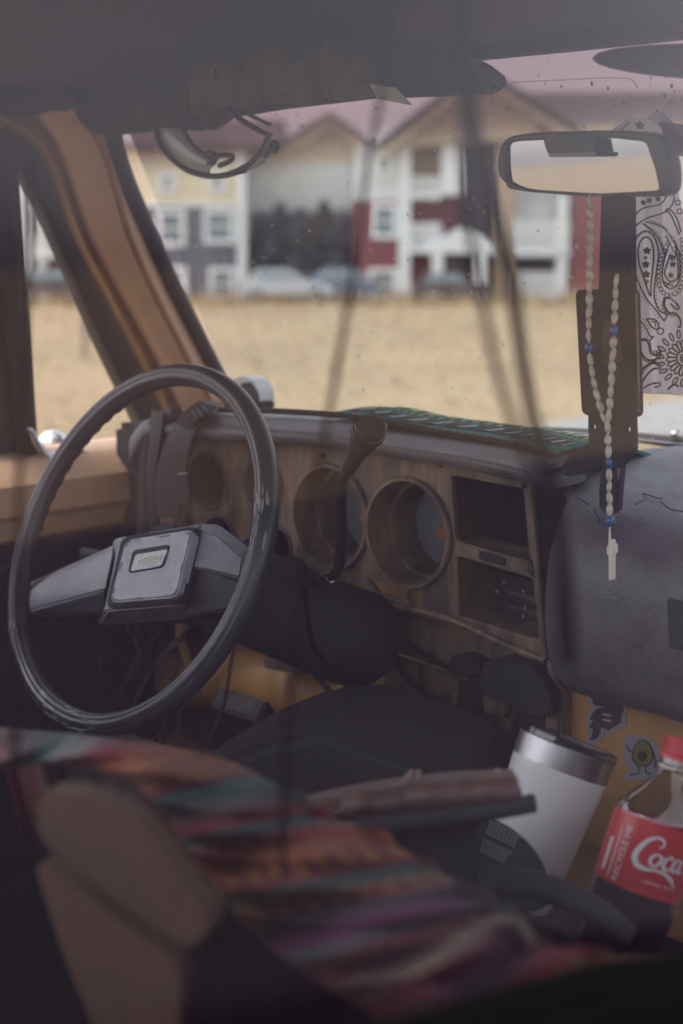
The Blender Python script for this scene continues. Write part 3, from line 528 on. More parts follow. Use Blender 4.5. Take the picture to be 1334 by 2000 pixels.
# lower dash: yellow panel with stickers, brown under-dash boards
LP = sub('lower_panel', PY(1220, 1450, .255), TR)
MB().prism([PY(px, py, .255) for px, py in ((1098, 1288), (1600, 1380), (1600, 1760), (1094, 1640))], V3(0, .012, 0)).build('panel_sheet', 'ochre', LP, bevel=.002)
MB().prism([PY(px, py, .235) for px, py in ((1066, 1286), (1096, 1300), (1092, 1640), (1058, 1600))], V3(0, .03, 0)).build('panel_post', 'dash', LP, bevel=.003)
def cropP(x, y): return PY(1100+x/5.7, 1330+y/5.7, .2548)
def flat(mb, pts, holes, off, t=.0008): return plate(mb, [p-V3(0, off, 0) for p in pts], [[p-V3(0, off, 0) for p in h] for h in holes], V3(0, .2548-off, 0), eX, eZ, nF, t)
so = [cropP(*p) for p in cr([(285, 150), (340, 145), (480, 165), (620, 185), (720, 325), (695, 400), (700, 485), (520, 595), (460, 560), (445, 640), (370, 690), (255, 690), (300, 590), (255, 530), (300, 430), (262, 400), (330, 320), (340, 290), (285, 220)], 3, True)]
flat(MB(), so, [], .001).build('letter_sticker', 'sticker', LP, label='grey edged sticker with a dark blackletter P')
sl = [cropP(*p) for p in ((320, 178), (420, 205), (620, 218), (682, 315), (650, 400), (655, 458), (512, 550), (428, 508), (420, 580), (380, 640), (298, 660), (330, 600), (340, 520), (290, 525), (345, 430), (303, 427), (340, 350), (390, 300), (470, 288), (400, 280), (350, 262))]
sh = [[cropP(*p) for p in h] for h in (((445, 352), (545, 368), (548, 396), (440, 384)), ((440, 412), (558, 432), (512, 462), (440, 436)), ((470, 290), (560, 330), (450, 325)))]
flat(MB(), sl, sh[:2], .0016, .0006).build('sticker_letter', 'stickerdk', LP)
av = [cropP(*p) for p in cr([(735, 570), (790, 620), (890, 612), (1000, 660), (1075, 800), (1075, 960), (1010, 1080), (850, 1105), (700, 1090), (690, 1040), (740, 980), (690, 880), (690, 680)], 4, True)]
flat(MB(), av, [], .001).build('fruit_sticker', 'sticker', LP, label='sticker of a halved avocado with little arms and legs')
def egg(cx, cy, rx, ry, n=30, k=.18): return [cropP(cx+rx*math.cos(a)*(1+k*math.sin(a)), cy+ry*math.sin(a)) for a in np.linspace(0, 2*math.pi, n, endpoint=False)]
flat(MB(), egg(895, 800, 120, 152), [], .0016, .0006).build('avocado_skin', 'stickerdk', LP); flat(MB(), egg(895, 800, 105, 138), [], .0021, .0006).build('avocado_flesh', 'avo', LP)
flat(MB(), egg(893, 830, 55, 54, k=0), [], .0026, .0006).build('avocado_pit', 'avodk', LP)
for pts in (((848, 935), (848, 1020), (760, 1040)), ((935, 935), (935, 1010), (985, 1030)), ((775, 790), (735, 750), (715, 700)), ((1010, 770), (1035, 850), (1030, 960))):
    v2, f2 = ribbon(cr(pts, 5), 14); MB().add([cropP(x, y)-V3(0, .0022, 0) for x, y in v2], f2).build('avocado_limb', 'stickerdk', LP, smooth=0)
# under-dash boards, ducts and firewall
UD = sub('under_dash', PY(900, 1300, .28), TR)
MB().prism([PY(px, py, .27) for px, py in ((745, 1180), (900, 1220), (1068, 1292), (1066, 1330), (960, 1300), (935, 1330), (760, 1270))], V3(0, .01, 0)).build('upper_board', 'dash', UD, bevel=.001)
MB().prism([PY(px, py, .275) for px, py in ((752, 1276), (828, 1302), (826, 1392), (748, 1368))], V3(0, .01, 0)).build('fuse_board', 'dash', UD, bevel=.001)
MB().prism([PY(px, py, .275) for px, py in ((830, 1304), (890, 1322), (897, 1332), (896, 1412), (828, 1394))], V3(0, .01, 0)).build('fuse_board', 'dash', UD, bevel=.001)
MB().prism([PY(px, py, .25) for px, py in rnd([(878, 1282), (905, 1278), (938, 1294), (940, 1316), (905, 1324), (876, 1312)], 8, 4)], V3(0, .03, 0)).build('black_knob', 'blackmatte', UD, bevel=.003)
MB().prism([PY(px, py, .22) for px, py in rnd([(945, 1290), (1040, 1300), (1076, 1350), (1078, 1402), (1040, 1398), (930, 1350)], 14, 4)], V3(0, .06, 0)).build('speaker_box', 'blackmatte', UD, bevel=.006)
MB().prism([PY(px, py, .27) for px, py in ((928, 1352), (1010, 1392), (1004, 1446), (940, 1420))], V3(0, .02, 0)).build('duct_board', 'dash', UD, bevel=.002)
MB().prism([PY(px, py, .262) for px, py in ((898, 1330), (928, 1340), (944, 1425), (900, 1412))], V3(0, .02, 0)).build('dark_duct', 'blackmatte', UD, bevel=.003)
MB().prism([PY(px, py, .262) for px, py in ((1010, 1396), (1068, 1400), (1062, 1560), (1000, 1470))], V3(0, .02, 0)).build('dark_duct', 'blackmatte', UD, bevel=.003)
MB().prism([PY(px, py, .262) for px, py in ((508, 1262), (585, 1280), (584, 1318), (512, 1306))], V3(0, .02, 0)).build('column_bracket', 'dash', UD, bevel=.003)
MB().prism([PY(px, py, .262) for px, py in ((626, 1290), (644, 1300), (700, 1352), (628, 1330))], V3(0, .02, 0)).build('bracket_tab', 'tan', UD, bevel=.003)
for px, py in ((824, 1346), (830, 1348), (876, 1358)): MB().lathe(PY(px, py, .274), (0, -1, 0), [(0, .003), (.002, .0025), (.0022, .0005)], 8).build('screw', 'steel', UD)
fw_ = []
for x in np.linspace(-.8, .62, 12): fw_.append(cr([V3(x, .56, 1.32), V3(x, .55, 1.12), V3(x, .50, 1.02-.0*x), V3(x, .38, .93), V3(x, .20, .86), V3(x, -.1, .80), V3(x, -.8, .78)], 4))
MB().grid(fw_, .01).build('firewall_and_floor', 'ochre', TR, smooth=60)
tb = [PY(px, py, .30) for px, py in ((390, 1300), (440, 1296), (560, 1320), (700, 1350), (830, 1400), (960, 1440), (1060, 1470), (1060, 1600), (830, 1530), (700, 1470), (520, 1440), (430, 1390))]
MB().tube(cr([PY(px, py, .33) for px, py in ((350, 1330), (470, 1320), (600, 1350), (760, 1390), (900, 1440), (1040, 1490))], 6), .045, 20).build('toe_board_ridge', 'ochre', TR)
MB().tube([PY(880, 1415, .27), PY(930, 1470, .25), PY(960, 1560, .22)], .003, 6).build('seam_wire', 'blackmatte', TR)
# kick area behind the wheel: loom of brown wires
for k in range(16):
    x = 60+22*k+RNG.normal()*10; pts = [PY(x+70+RNG.normal()*15, 1215+RNG.normal()*12, .27), PY(x+40+RNG.normal()*20, 1300, .25+RNG.normal()*.02), PY(x+RNG.normal()*25, 1390, .25), PY(x-20+RNG.normal()*30, 1500, .26)]
    MB().tube(cr(pts, 4), .0028, 6).build('loom_wire', 'leather' if k % 2 else 'dash', UD)
MB().box(V3(-.62, .36, 1.05), V3(.2, 0, 0), V3(0, .02, 0), V3(0, 0, .2)).build('kick_panel', 'dashdark', TR, bevel=.01)
MB().tube(cr([PY(px, py, .28) for px, py in ((350, 1218), (356, 1260), (372, 1310))], 4), .007, 8).build('brake_bracket', 'ochre', UD)
for q, r in ((((770, 1275), (800, 1330), (900, 1390), (960, 1400)), .004), (((760, 1230), (850, 1290), (930, 1330), (1000, 1345)), .003), (((600, 1300), (680, 1380), (800, 1420), (905, 1430)), .0035), (((990, 1400), (1010, 1350), (1060, 1320)), .0035)):
    MB().tube(cr([PY(px, py, .255) for px, py in q], 6), r, 8).build('cable', 'blackmatte', UD)
pd = sub('brake_pedal', PY(500, 1380, .3), TR); MB().tube([PY(520, 1290, .33), PY(505, 1340, .32), PY(490, 1385, .30)], .008, 8).build('pedal_arm', 'blackmatte', pd); MB().box(PY(485, 1392, .29), V3(.05, 0, 0), V3(0, .01, .012), V3(0, -.02, .018)).build('pedal_pad', 'rubber', pd, bevel=.004)
# ---------------- steering wheel
M['gloss'] = mat('gloss black rod', (.02, .019, .021), .12)
CW = V3(-.398, 0, 1.313); TILT = .425; nW = V3(0, -math.cos(TILT), math.sin(TILT)); uW = V3(1, 0, 0); vW = np.cross(nW, uW)*1.0
if vW[2] < 0: vW = -vW
def PWh(px, py, w=0.0): return PN(px, py, nW, nW@(CW+nW*w))
SW = sub('steering_wheel', CW, TR)
RM = .2030
def rimpt(th, ph):
    rr = .0126*(1-.09*math.exp(-((ph-.95)/.10)**2)-.15*math.exp(-((ph-1.75)/.12)**2)-.08*math.exp(-((ph-2.5)/.12)**2))
    if 2.2 < th < 3.4: rr *= 1+.07*max(0, math.cos(ph-3.9))*math.sin(th*60)
    d = uW*math.cos(th)+vW*math.sin(th); return CW+d*(RM+rr*math.cos(ph)*1.02)+nW*rr*math.sin(ph)*1.05
nt_, np_ = 240, 48; Vr = [rimpt(2*math.pi*i/nt_, 2*math.pi*j/np_) for i in range(nt_) for j in range(np_)]
MB().add(Vr, [(i*np_+j, ((i+1) % nt_)*np_+j, ((i+1) % nt_)*np_+(j+1) % np_, i*np_+(j+1) % np_) for i in range(nt_) for j in range(np_)]).build('rim', 'rim', SW, smooth=80)
# worn flakes on the rim cover
for (t0, t1, nfl) in ((.12, .42, 26), (-1.9, -1.35, 24), (-2.55, -2.4, 5)):
    fl = MB()
    for k in range(nfl):
        th = t0+(t1-t0)*RNG.random(); ph = .55+2.0*RNG.random(); l = .004+.008*RNG.random(); w = .05+.10*RNG.random(); q = []
        for a in np.linspace(0, 2*math.pi, 7, endpoint=False):
            j = .6+.5*RNG.random(); p = rimpt(th+l/RM*math.cos(a)*j, ph+w*math.sin(a)*j); cc = CW+(uW*math.cos(th)+vW*math.sin(th))*RM; q.append(p+unit(p-cc)*.0007)
        fl.add(q, [tuple(range(7))])
    fl.build('worn_flakes', 'spoke', SW, smooth=0, kind='stuff')
def wprism(name, pts, w0, t, m, bev, r=0, par=SW, seg=3):
    P = rnd(pts, r, 4) if r else pts; return MB().prism([PWh(x, y, w0) for x, y in P], -nW*t).build(name, m, par, bevel=bev, seg=seg, smooth=40)
def loftp(name, front, back, m, wf, wb, par=SW):
    a = [PWh(x, y, wf if np.isscalar(wf) else wf[i]) for i, (x, y) in enumerate(front)]; b = [PWh(x, y, wb) for x, y in back]; n = len(a)
    return MB().add(a+b, [tuple(range(n)), tuple(range(2*n-1, n-1, -1))]+[(i, n+i, n+(i+1) % n, (i+1) % n) for i in range(n)]).build(name, m, par, bevel=.0025, seg=3, smooth=45)
# hub body and two broad spokes with an upper chamfer; darker lower plates carry painted shade
loftp('hub', [(232, 1062), (384, 1034), (352, 1180), (206, 1194)], [(222, 1052), (400, 1022), (372, 1212), (190, 1222)], 'spoke', .018, -.03)
loftp('spoke', [(222, 1080), (206, 1152), (62, 1192), (42, 1172), (62, 1150)], [(226, 1062), (206, 1186), (60, 1215), (34, 1196), (52, 1140)], 'spoke', [.016, .016, -.004, -.006, -.006], -.03)
loftp('spoke_lower_shade', [(206, 1154), (206, 1196), (80, 1208), (64, 1194)], [(206, 1160), (206, 1214), (90, 1218), (64, 1212)], 'rim', [.0155, .004, -.012, -.005], -.034)
loftp('spoke', [(386, 1036), (420, 1042), (476, 1088), (470, 1130), (404, 1112), (372, 1110)], [(390, 1022), (428, 1024), (490, 1070), (478, 1150), (404, 1130), (372, 1128)], 'spoke', [.016, .014, -.004, -.006, .012, .016], -.03)
loftp('spoke_lower_shade', [(374, 1112), (404, 1114), (470, 1134), (448, 1190), (356, 1206)], [(374, 1118), (404, 1120), (474, 1140), (452, 1206), (356, 1216)], 'rim', [.008, .008, -.014, -.016, -.004], -.04)
wprism('horn_surround', [(236, 1048), (385, 1026), (352, 1176), (204, 1188)], .0235, .012, 'blackmatte', .002, 14)
wprism('horn_pad', [(244, 1054), (376, 1033), (344, 1166), (212, 1177)], .030, .014, 'pad', .004, 14)
wprism('emblem_frame', [(258, 1074), (332, 1062), (318, 1108), (248, 1120)], .0315, .004, 'blackmatte', .0012, 8)
wprism('emblem_plate', [(264, 1083), (327, 1072), (315, 1105), (254, 1116)], .0325, .003, 'badge', .0006, 5)
bt = [(270, 1092), (281, 1090), (282, 1087), (303, 1083.5), (302, 1087), (314, 1085), (311, 1094), (300, 1096), (299, 1100), (278, 1103.5), (279, 1100), (267, 1102)]
wprism('bowtie_emblem', bt, .0334, .002, 'badgegold', .0004, 0, seg=1)
v2, f2 = ribbon_closed(bt, 1.1); MB().add([PWh(x, y, .0338) for x, y in v2], f2).build('emblem_outline', 'labelwhite', SW, smooth=0)
st = MB(); ring = rnd([(249, 1058), (372, 1039), (341, 1162), (217, 1172)], 12, 5); ring = cr(ring, 6, True)
for i in range(0, len(ring), 3):
    a, b = PWh(*ring[i], .0304), PWh(*ring[(i+1) % len(ring)], .0304); st.tube([a, (a+b)/2+nW*.0004, b], .0006, 5)
st.build('stitching', 'spoke', SW, kind='stuff')
# column shroud, ignition, stalks
axc = -nW; MB().lathe(CW-nW*.035, axc, [(0, .03), (.0, .036), (.05, .038), (.07, .044), (.12, .048), (.19, .05), (.2, .04)], 32).build('column_collar', 'blackmatte', TR)
cc = PY(668, 1236, .16); 
MB().tube(cr([CW-nW*.10, CW*.45+cc*.55-axc*.05, cc-axc*.02+V3(-.01, 0, 0), cc+axc*.02, cc+axc*.04, cc+axc*.048], 4), np.interp(np.linspace(0, 1, 21), [0, .5, .7, .85, .95, 1], [.050, .056, .056, .050, .034, .010]), 28).build('column_jacket', 'blackmatte', TR)
k0 = PY(547, 1117, .10); kd = unit(V3(.45, -.85, .15)); MB().lathe(k0, kd, [(-.04, .016), (0, .0165), (.006, .0155), (.006, .0125), (.002, .0115)], 24).build('ignition_barrel', 'black', TR)
MB().lathe(k0, kd, [(.006, .0105), (.0085, .0118), (.0085, .0095), (.006, .0085)], 24, caps=False).build('ignition_ring', 'steel', TR)
MB().box(k0+kd*.010, V3(.002, 0, 0), kd*.004, V3(0, 0, .007)).build('ignition_key', 'steel', TR, bevel=.0008)
MB().tube([PWh(240, 1110, -.07), PWh(190, 1084, -.06), PWh(163, 1082, -.055)], [.006, .007, .0085], 10).build('indicator_stalk', 'black', TR)
MB().lathe(PX(5, 1118, -.75), (1, -.4, 0), [(0, .012), (.012, .016), (.02, .016), (.022, .012)], 16).build('window_winder_knob', 'black', TR)
for f_ in (.30, .62):
    p_ = (CW-nW*.10)*(1-f_)+(cc-axc*.02)*f_; MB().lathe(p_, unit((cc-axc*.02)-(CW-nW*.10)), [(-.0015, .056), (-.0015, .0585), (.0015, .0585), (.0015, .056)], 32, caps=False).build('jacket_seam', 'rubber', TR)
MB().tube(cr([PY(px, py, .085) for px, py in ((596, 1150), (600, 1200), (612, 1260), (640, 1300))], 5), .0022, 6).build('jacket_wire', 'sill', TR)
# shift lever
SL = sub('shift_lever', PY(636, 1130, .10), TR)
lv = cr([PY(600, 1142, .12), PY(634, 1132, .10), PY(656, 1118, .085), PY(666, 1085, .075), PY(667, 1010, .06), PY(667, 955, .05), PY(676, 925, .045), PY(690, 895, .04)], 8)
MB().tube(lv, .0056, 14).build('lever_rod', M['gloss'], SL)
MB().tube([lv[6], lv[9], lv[12]], [.0062, .0064, .006], 12).build('lever_joint', 'chrome', SL)
ka, kb = PY(684, 908, .042), PY(722, 838, .03); kd = unit(kb-ka); L = np.linalg.norm(kb-ka)
MB().lathe(ka, kd, [(-.012, .0072), (0, .0082), (L*.45, .0108), (L*.75, .0150), (L*.88, .0172), (L*.97, .0166), (L, .013)], 28).build('lever_sleeve', 'black', SL)
kt = unit(V3(.42, -.42, .80)); MB().lathe(kb+kd*.002-kt*.008, kt, [(0, .010), (.003, .0150), (.009, .0160), (.012, .0146), (.0125, .012), (.0121, .0115), (.0127, .001)], 32).build('lever_knob', 'rim', SL)
# ---------------- overhead: visors
def slab(pts, y, t, name, m, par, bev=.004, r=0, label=None, **kw):
    P = rnd(pts, r, 4) if r else pts
    return MB().prism([PY(px, pp, y) for px, pp in P], V3(0, t, 0)).build(name, m, par, bevel=bev, label=label, **kw)
sv = sub('sun_visor', PY(260, 200, .17), TR)
slab([(140, 140), (250, 128), (384, 130), (384, 256), (330, 250), (250, 258), (185, 264), (150, 235), (136, 190)], .165, .022, 'visor_board', 'blackmatte', sv, .006, 16)
MB().lathe(PY(280, 216, .163), (0, -1, 0), [(0, .009), (.002, .008), (.0024, .001)], 16).build('visor_button', 'black', sv)
MB().tube([PY(100, 175, .2), PY(128, 168, .19), PY(150, 165, .18)], .006, 8).build('visor_rod', 'black', sv)
MB().lathe(PY(122, 200, .19), (.3, -1, 0), [(0, .008), (.006, .009), (.01, .004)], 12).build('visor_pivot', 'black', sv)
sv2 = sub('sun_visor', PY(820, 150, .15), TR)
slab([(640, 60), (905, 92), (915, 112), (940, 122), (976, 150), (976, 162), (955, 182), (880, 186), (735, 191), (640, 190)], .155, .014, 'visor_board', 'blackmatte', sv2, .003)
for px, py, r in ((934, 122, .004), (972, 158, .0035), (962, 178, .003)): MB().lathe(PY(px, py, .152), (.4, -1, 0), [(0, .001), (.001, r), (.008, r*.8), (.010, .001)], 9).build('torn_corner', 'cloth', sv2)
ed = sub('sun_visor', PD(1390, 112, 1.2), TR)
c = PD(1392, 121, 1.2); V = []
for i in range(13):
    for j in range(28):
        a = math.pi*i/12; b = 2*math.pi*j/28; V.append(c+RT*.102*math.sin(a)*math.cos(b)+unit(FH+RT*.2)*.05*math.sin(a)*math.sin(b)+UP*.0135*math.cos(a)+UP*.012*math.sin(a)*math.cos(b)*-.25)
MB().add(V, [(i*28+j, i*28+(j+1) % 28, (i+1)*28+(j+1) % 28, (i+1)*28+j) for i in range(12) for j in range(28)]).build('visor_board', 'headliner', ed, smooth=80)
MB().tube([c+RT*.09, c+RT*.14+V3(0, .08, .03), c+RT*.14+V3(0, .25, .05)], .006, 8).build('visor_rod', 'black', ed)
# ---------------- rear-view mirror
nM = unit((-.2, -.98, -.052)); cM = PY(1137, 320, .15)
def PM(px, py, off=0): return PN(px, py, nM, nM@(cM+nM*off))
RVM = sub('rear_view_mirror', cM, TR)
oM = rnd([(976, 270), (1040, 258), (1200, 254), (1292, 262), (1309, 330), (1306, 385), (1150, 383), (1010, 374), (968, 345)], 32, 7)
iM = rnd([(985, 281), (1000, 276), (1120, 270), (1200, 270), (1262, 277), (1280, 330), (1289, 372), (1150, 379), (1040, 371), (992, 364), (986, 330)], 9, 4)
e1 = unit(np.cross(nM, ZZ))*-1; e2 = np.cross(nM, e1); e2 = e2 if e2[2] > 0 else -e2
fr = MB(); plate(fr, [PM(*p) for p in oM], [[PM(*p) for p in iM]], cM, e1, e2, nM, .010, .0022); fr.build('mirror_rim', 'black', RVM, smooth=50)
MB().prism([PM(px, py, -.011) for px, py in oM], -nM*.016).build('mirror_back', 'black', RVM, bevel=.006, seg=3)
MB().prism([PM(px, py, -.0045) for px, py in iM], -nM*.004).build('mirror_glass', mat('mirror silver', (.52, .51, .51), .03, 1), RVM, smooth=0)
slab([(1058, 268), (1160, 267), (1166, 300), (1160, 305), (1072, 306), (1064, 292)], .138, .008, 'painted_reflection', 'black', RVM, .002)  # dark slab added in place of a reflection seen in the mirror
slab([(1068, 299), (1164, 297), (1161, 306), (1072, 307)], .1345, .003, 'painted_reflection_edge', 'spoke', RVM, .001)  # paler lower band of the same modelled reflection
slab([(1284, 236), (1312, 240), (1332, 270), (1334, 292), (1322, 304), (1296, 302)], .235, .03, 'mirror_mount', 'black', RVM, .006, 6)
pm = PY(1310, 270, .26); MB().tube([pm, (pm+ws_hit(1300, 250))/2+V3(0, 0, .004), ws_hit(1290, 240)-V3(0, .004, 0)], [.008, .007, .012], 12).build('mirror_arm', 'black', RVM)
# ---------------- windscreen wiper and hood outside
hg = [[V3(x, y, 1.352-.02*((x+.08)/.8)**2-.19*max(0, y-.66)) for y in np.linspace(.66, 1.75, 8)] for x in np.linspace(-.85, .69, 14)]
MB().grid(hg, .02).build('hood', 'tan', TR, smooth=50)
MB().grid([[V3(x, y, 1.345-.03*((x+.08)/.8)**2) for y in (.585, .60, .658)] for x in np.linspace(-.8, .65, 10)], .02).build('cowl', 'blackmatte', TR)
wp = sub('wiper', PY(1280, 860, .67), TR)
MB().tube([PY(1060, 842, .66), PY(1160, 846, .66), PY(1334, 862, .66), PY(1600, 888, .66)], .0062, 8).build('blade', 'rubber', wp)
MB().tube([PY(1090, 846, .655), PY(1200, 852, .655), PY(1334, 872, .655), PY(1600, 910, .655)], .004, 8).build('arm', 'black', wp)
MB().tube([PY(1100, 844, .65), PY(1334, 868, .65), PY(1600, 904, .65)], .0013, 6).build('blade_edge', 'steel', wp)
MB().lathe(PY(1318, 850, .655), (0, -.7, .7), [(0, .006), (.006, .005), (.008, .001)], 10).build('arm_nut', 'steel', wp)
# hairline crack
ck = [ws_hit(px, py) for px, py in ((978, 162), (1050, 158), (1120, 155), (1180, 152), (1225, 153), (1238, 160), (1245, 172))]; MB().tube(cr(ck, 4), .0005, 4).build('glass_crack', 'sticker', TR)
# ---------------- raindrops on the windscreen
base = MB().lathe((0, 0, 0), (0, 0, 1), [(0, .02), (0, 1), (.35, .86), (.6, .55), (.72, .05)], 9); rd = MB()
dm = bpy.data.materials.new('water drop'); dm.use_nodes = True; db = dm.node_tree.nodes['Principled BSDF']; db.inputs['Transmission Weight'].default_value = .12; db.inputs['IOR'].default_value = 1.33; db.inputs['Roughness'].default_value = .05; db.inputs['Base Color'].default_value = (.95, .95, .93, 1)
nw = unit(np.cross(wsx(.01, .5)-wsx(0, .5), wsx(0, .51)-wsx(0, .5))); nw = nw if nw[1] > 0 else -nw
du_ = V3(1, 0, 0); dv_ = np.cross(nw, du_)
BV = np.array(base.v)
for k in range(420):
    px = 235+1090*RNG.random(); py = 100+470*RNG.random()**1.2 if RNG.random() < .75 else 540+330*RNG.random()
    if px < 430 and py > 2.2*(px-225)+250: continue
    if py < 210-.09*px and px < 900: continue
    p = ws_hit(px, py)+nw*.004; s = .0007+.0012*RNG.random()**2; a = RNG.random()*1.2-.3; s2 = s*(1+1.2*RNG.random()**2)
    e_1 = du_*math.cos(a)+dv_*math.sin(a); e_2 = np.cross(nw, e_1); rd.add([p+e_1*(v[0]*s)+e_2*(v[1]*s2)+nw*v[2]*s for v in BV], base.f)
rd.build('raindrops', dm, TR, kind='stuff', smooth=60)
# ---------------- bench seat, rear wall, camera-side door
ST = sub('bench_seat', V3(.1, -.35, 1.0), TR)
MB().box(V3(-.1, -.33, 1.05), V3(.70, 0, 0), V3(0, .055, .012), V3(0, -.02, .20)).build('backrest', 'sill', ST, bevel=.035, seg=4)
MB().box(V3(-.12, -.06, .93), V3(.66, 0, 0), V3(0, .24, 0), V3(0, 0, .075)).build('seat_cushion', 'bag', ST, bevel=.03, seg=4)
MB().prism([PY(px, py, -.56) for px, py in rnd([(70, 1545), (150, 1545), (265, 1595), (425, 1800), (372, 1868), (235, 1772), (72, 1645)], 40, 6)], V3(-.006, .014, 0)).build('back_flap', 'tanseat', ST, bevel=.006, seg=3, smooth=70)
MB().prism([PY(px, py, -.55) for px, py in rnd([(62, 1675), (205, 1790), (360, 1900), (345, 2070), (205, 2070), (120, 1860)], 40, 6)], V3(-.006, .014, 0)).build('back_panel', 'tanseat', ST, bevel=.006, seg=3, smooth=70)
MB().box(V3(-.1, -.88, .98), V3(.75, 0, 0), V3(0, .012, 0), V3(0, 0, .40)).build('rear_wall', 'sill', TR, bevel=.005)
MB().prism([V3(-.84, -.885, 1.385), V3(.60, -.885, 1.385), V3(.56, -.885, 1.84), V3(-.80, -.885, 1.84)], V3(0, .005, 0)).build('rear_window', 'glass', TR, smooth=0)
cb = [(300, 1560), (420, 1488), (530, 1448), (600, 1440), (660, 1450), (830, 1512), (900, 1560), (900, 1700), (400, 1700)]
top = [PY(px, py, .02+.00012*(px-600)) for px, py in cb]; MB().prism(top, V3(-.06, .16, .015)).build('console_box', 'bag', TR, bevel=.012, seg=3)
def sillz(y): return 1.383+(-.517-y)*.23
dr2 = sub('door', V3(.64, -.4, 1.3), TR)
ys = np.linspace(-.98, .30, 14); xp = .632
MB().grid([[V3(xp+.004*math.sin(3*y), y, sillz(y)+(1.90-sillz(y))*t) for t in np.linspace(-.05, 1, 8)] for y in ys], .005).build('door_glass', 'pane', dr2, fixn=False)
rs = []
for y in ys:
    z = sillz(y)+.003*math.sin(31*y)+.002*math.sin(83*y+1); rs.append([V3(xp-.012, y, z-.06), V3(xp-.010, y, z-.014), V3(xp-.004, y, z-.003), V3(xp+.007, y, z), V3(xp+.016, y, z-.006), V3(xp+.022, y, z-.03), V3(xp+.026, y, z-.30)])
MB().grid([cr(r, 3) for r in rs], .004).build('sill_rubber', 'sill', dr2, smooth=70)
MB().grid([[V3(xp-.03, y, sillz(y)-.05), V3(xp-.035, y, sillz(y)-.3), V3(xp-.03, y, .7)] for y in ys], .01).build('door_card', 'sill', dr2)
MB().box(V3(.64, -.3, 1.905), V3(.02, 0, 0), V3(0, .68, 0), V3(0, 0, .02)).build('roof_rail', 'tan', dr2, bevel=.005)
# ================================================================== things in the cab
# --- rosary
RO = thing('rosary', PY(1190, 1135, .13), 'ivory rosary with blue beads and a cross, hanging before the black mount', 'rosary')
def bead_mesh(name, m, prof, n=12):
    b = MB().lathe((0, 0, 0), (0, 0, 1), prof, n); me = bpy.data.meshes.new(name); me.from_pydata(b.v, [], b.f); me.polygons.foreach_set('use_smooth', [True]*len(me.polygons)); me.materials.append(M[m]); return me
pr_ = [(-.0055, .0008), (-.0047, .0019), (-.0022, .0027), (0, .0030), (.0022, .0027), (.0047, .0019), (.0055, .0008)]
bms = {'i': bead_mesh('bead', 'bead', pr_), 'b': bead_mesh('blue_bead', 'beadblue', [(-.005, .001), (-.0035, .0028), (0, .0033), (.0035, .0028), (.005, .001)])}
import mathutils
def beads(pathpx, yv, step, blue=(), skip=()):
    P = cr([PY(px, py, yv) for px, py in pathpx], 30); L = np.concatenate([[0], np.cumsum(np.linalg.norm(np.diff(P, axis=0), axis=1))]); s = step/2; k = 0
    while s < L[-1]:
        p = np.array([np.interp(s, L, P[:, i]) for i in range(3)]); t = np.array([np.interp(min(s+.003, L[-1]), L, P[:, i]) for i in range(3)])-np.array([np.interp(max(s-.003, 0), L, P[:, i]) for i in range(3)])
        if k not in skip:
            o = bpy.data.objects.new('bead', bms['b' if k in blue else 'i']); link(o, RO, p); o.rotation_mode = 'QUATERNION'; t = unit(t)+.12*RNG.normal(size=3); q = mathutils.Vector(t).to_track_quat('Z', 'Y'); o.rotation_quaternion = q @ mathutils.Quaternion((0, 0, 1), RNG.random()*6.28); o.scale = (1+.13*RNG.normal(), 1+.13*RNG.normal(), 1+.08*RNG.normal())
        s += step; k += 1
    MB().tube(P, .0007, 5).build('string', 'ivory', RO)
beads([(1152, 380), (1153, 450), (1152, 540), (1151, 600), (1150, 660), (1154, 710), (1163, 760), (1176, 805), (1186, 836)], .128, .0108, blue=(12,))
beads([(1204, 536), (1201, 600), (1199, 650), (1195, 730), (1191, 790), (1187, 836)], .124, .0108, blue=(4,))
beads([(1187, 848), (1189, 900), (1190, 960), (1191, 1040)], .124, .0105, blue=(2, 7))
MB().tube([PY(1187, 832, .125), PY(1188, 848, .125)], .0014, 6).build('string', 'bead', RO)
crz = MB(); crz.tube([PY(1191, 1040, .124), PY(1191, 1056, .124)], .001, 6); crz.build('loop', 'ivory', RO)
MB().prism([PY(px, py, .122) for px, py in ((1187, 1054), (1196, 1054), (1196, 1132), (1188, 1134))], V3(.001, .005, 0)).build('cross_upright', 'ivory', RO, bevel=.0008)
MB().prism([PY(px, py, .1215) for px, py in ((1184, 1066), (1199, 1062), (1199, 1081), (1184, 1084))], V3(.001, .006, 0)).build('cross_arms', 'ivory', RO, bevel=.0008)
# --- black mount
MT = thing('device_mount', PY(1195, 1000, .16), 'black gooseneck mount with a rounded plate standing on the passenger side of the dash', 'mount')
slab([(1172, 380), (1230, 380), (1232, 600), (1166, 600)], .172, .012, 'upright_bar', 'blackmatte', MT, .002)
slab([(1122, 565), (1241, 565), (1248, 816), (1135, 811)], .148, .009, 'back_plate', 'blackmatte', MT, .0015, 12)
MB().tube([PY(1242, 574, .150), PY(1246, 690, .150), PY(1248, 805, .150)], .0011, 6).build('plate_edge_highlight', 'leatherlt', MT)  # tan tube painted in as the highlight along the plate
br = [PY(px, py, .142) for px, py in rnd([(1152, 700), (1222, 700), (1238, 760), (1241, 880), (1212, 916), (1178, 916), (1150, 892), (1148, 815)], 10, 4)]
hh_ = [circle(PY(px, py, .142), .0021, 12, ry=.0032) for px, py in ((1159, 834), (1227, 839), (1227, 891), (1157, 886))]
plate(MB(), br, hh_, V3(0, .142, 0), eX, eZ, nF, .004, .0006).build('bracket', 'blackmatte', MT)
slab([(1174, 905), (1212, 905), (1204, 1005), (1168, 1000), (1166, 955)], .150, .012, 'stalk', 'blackmatte', MT, .003)
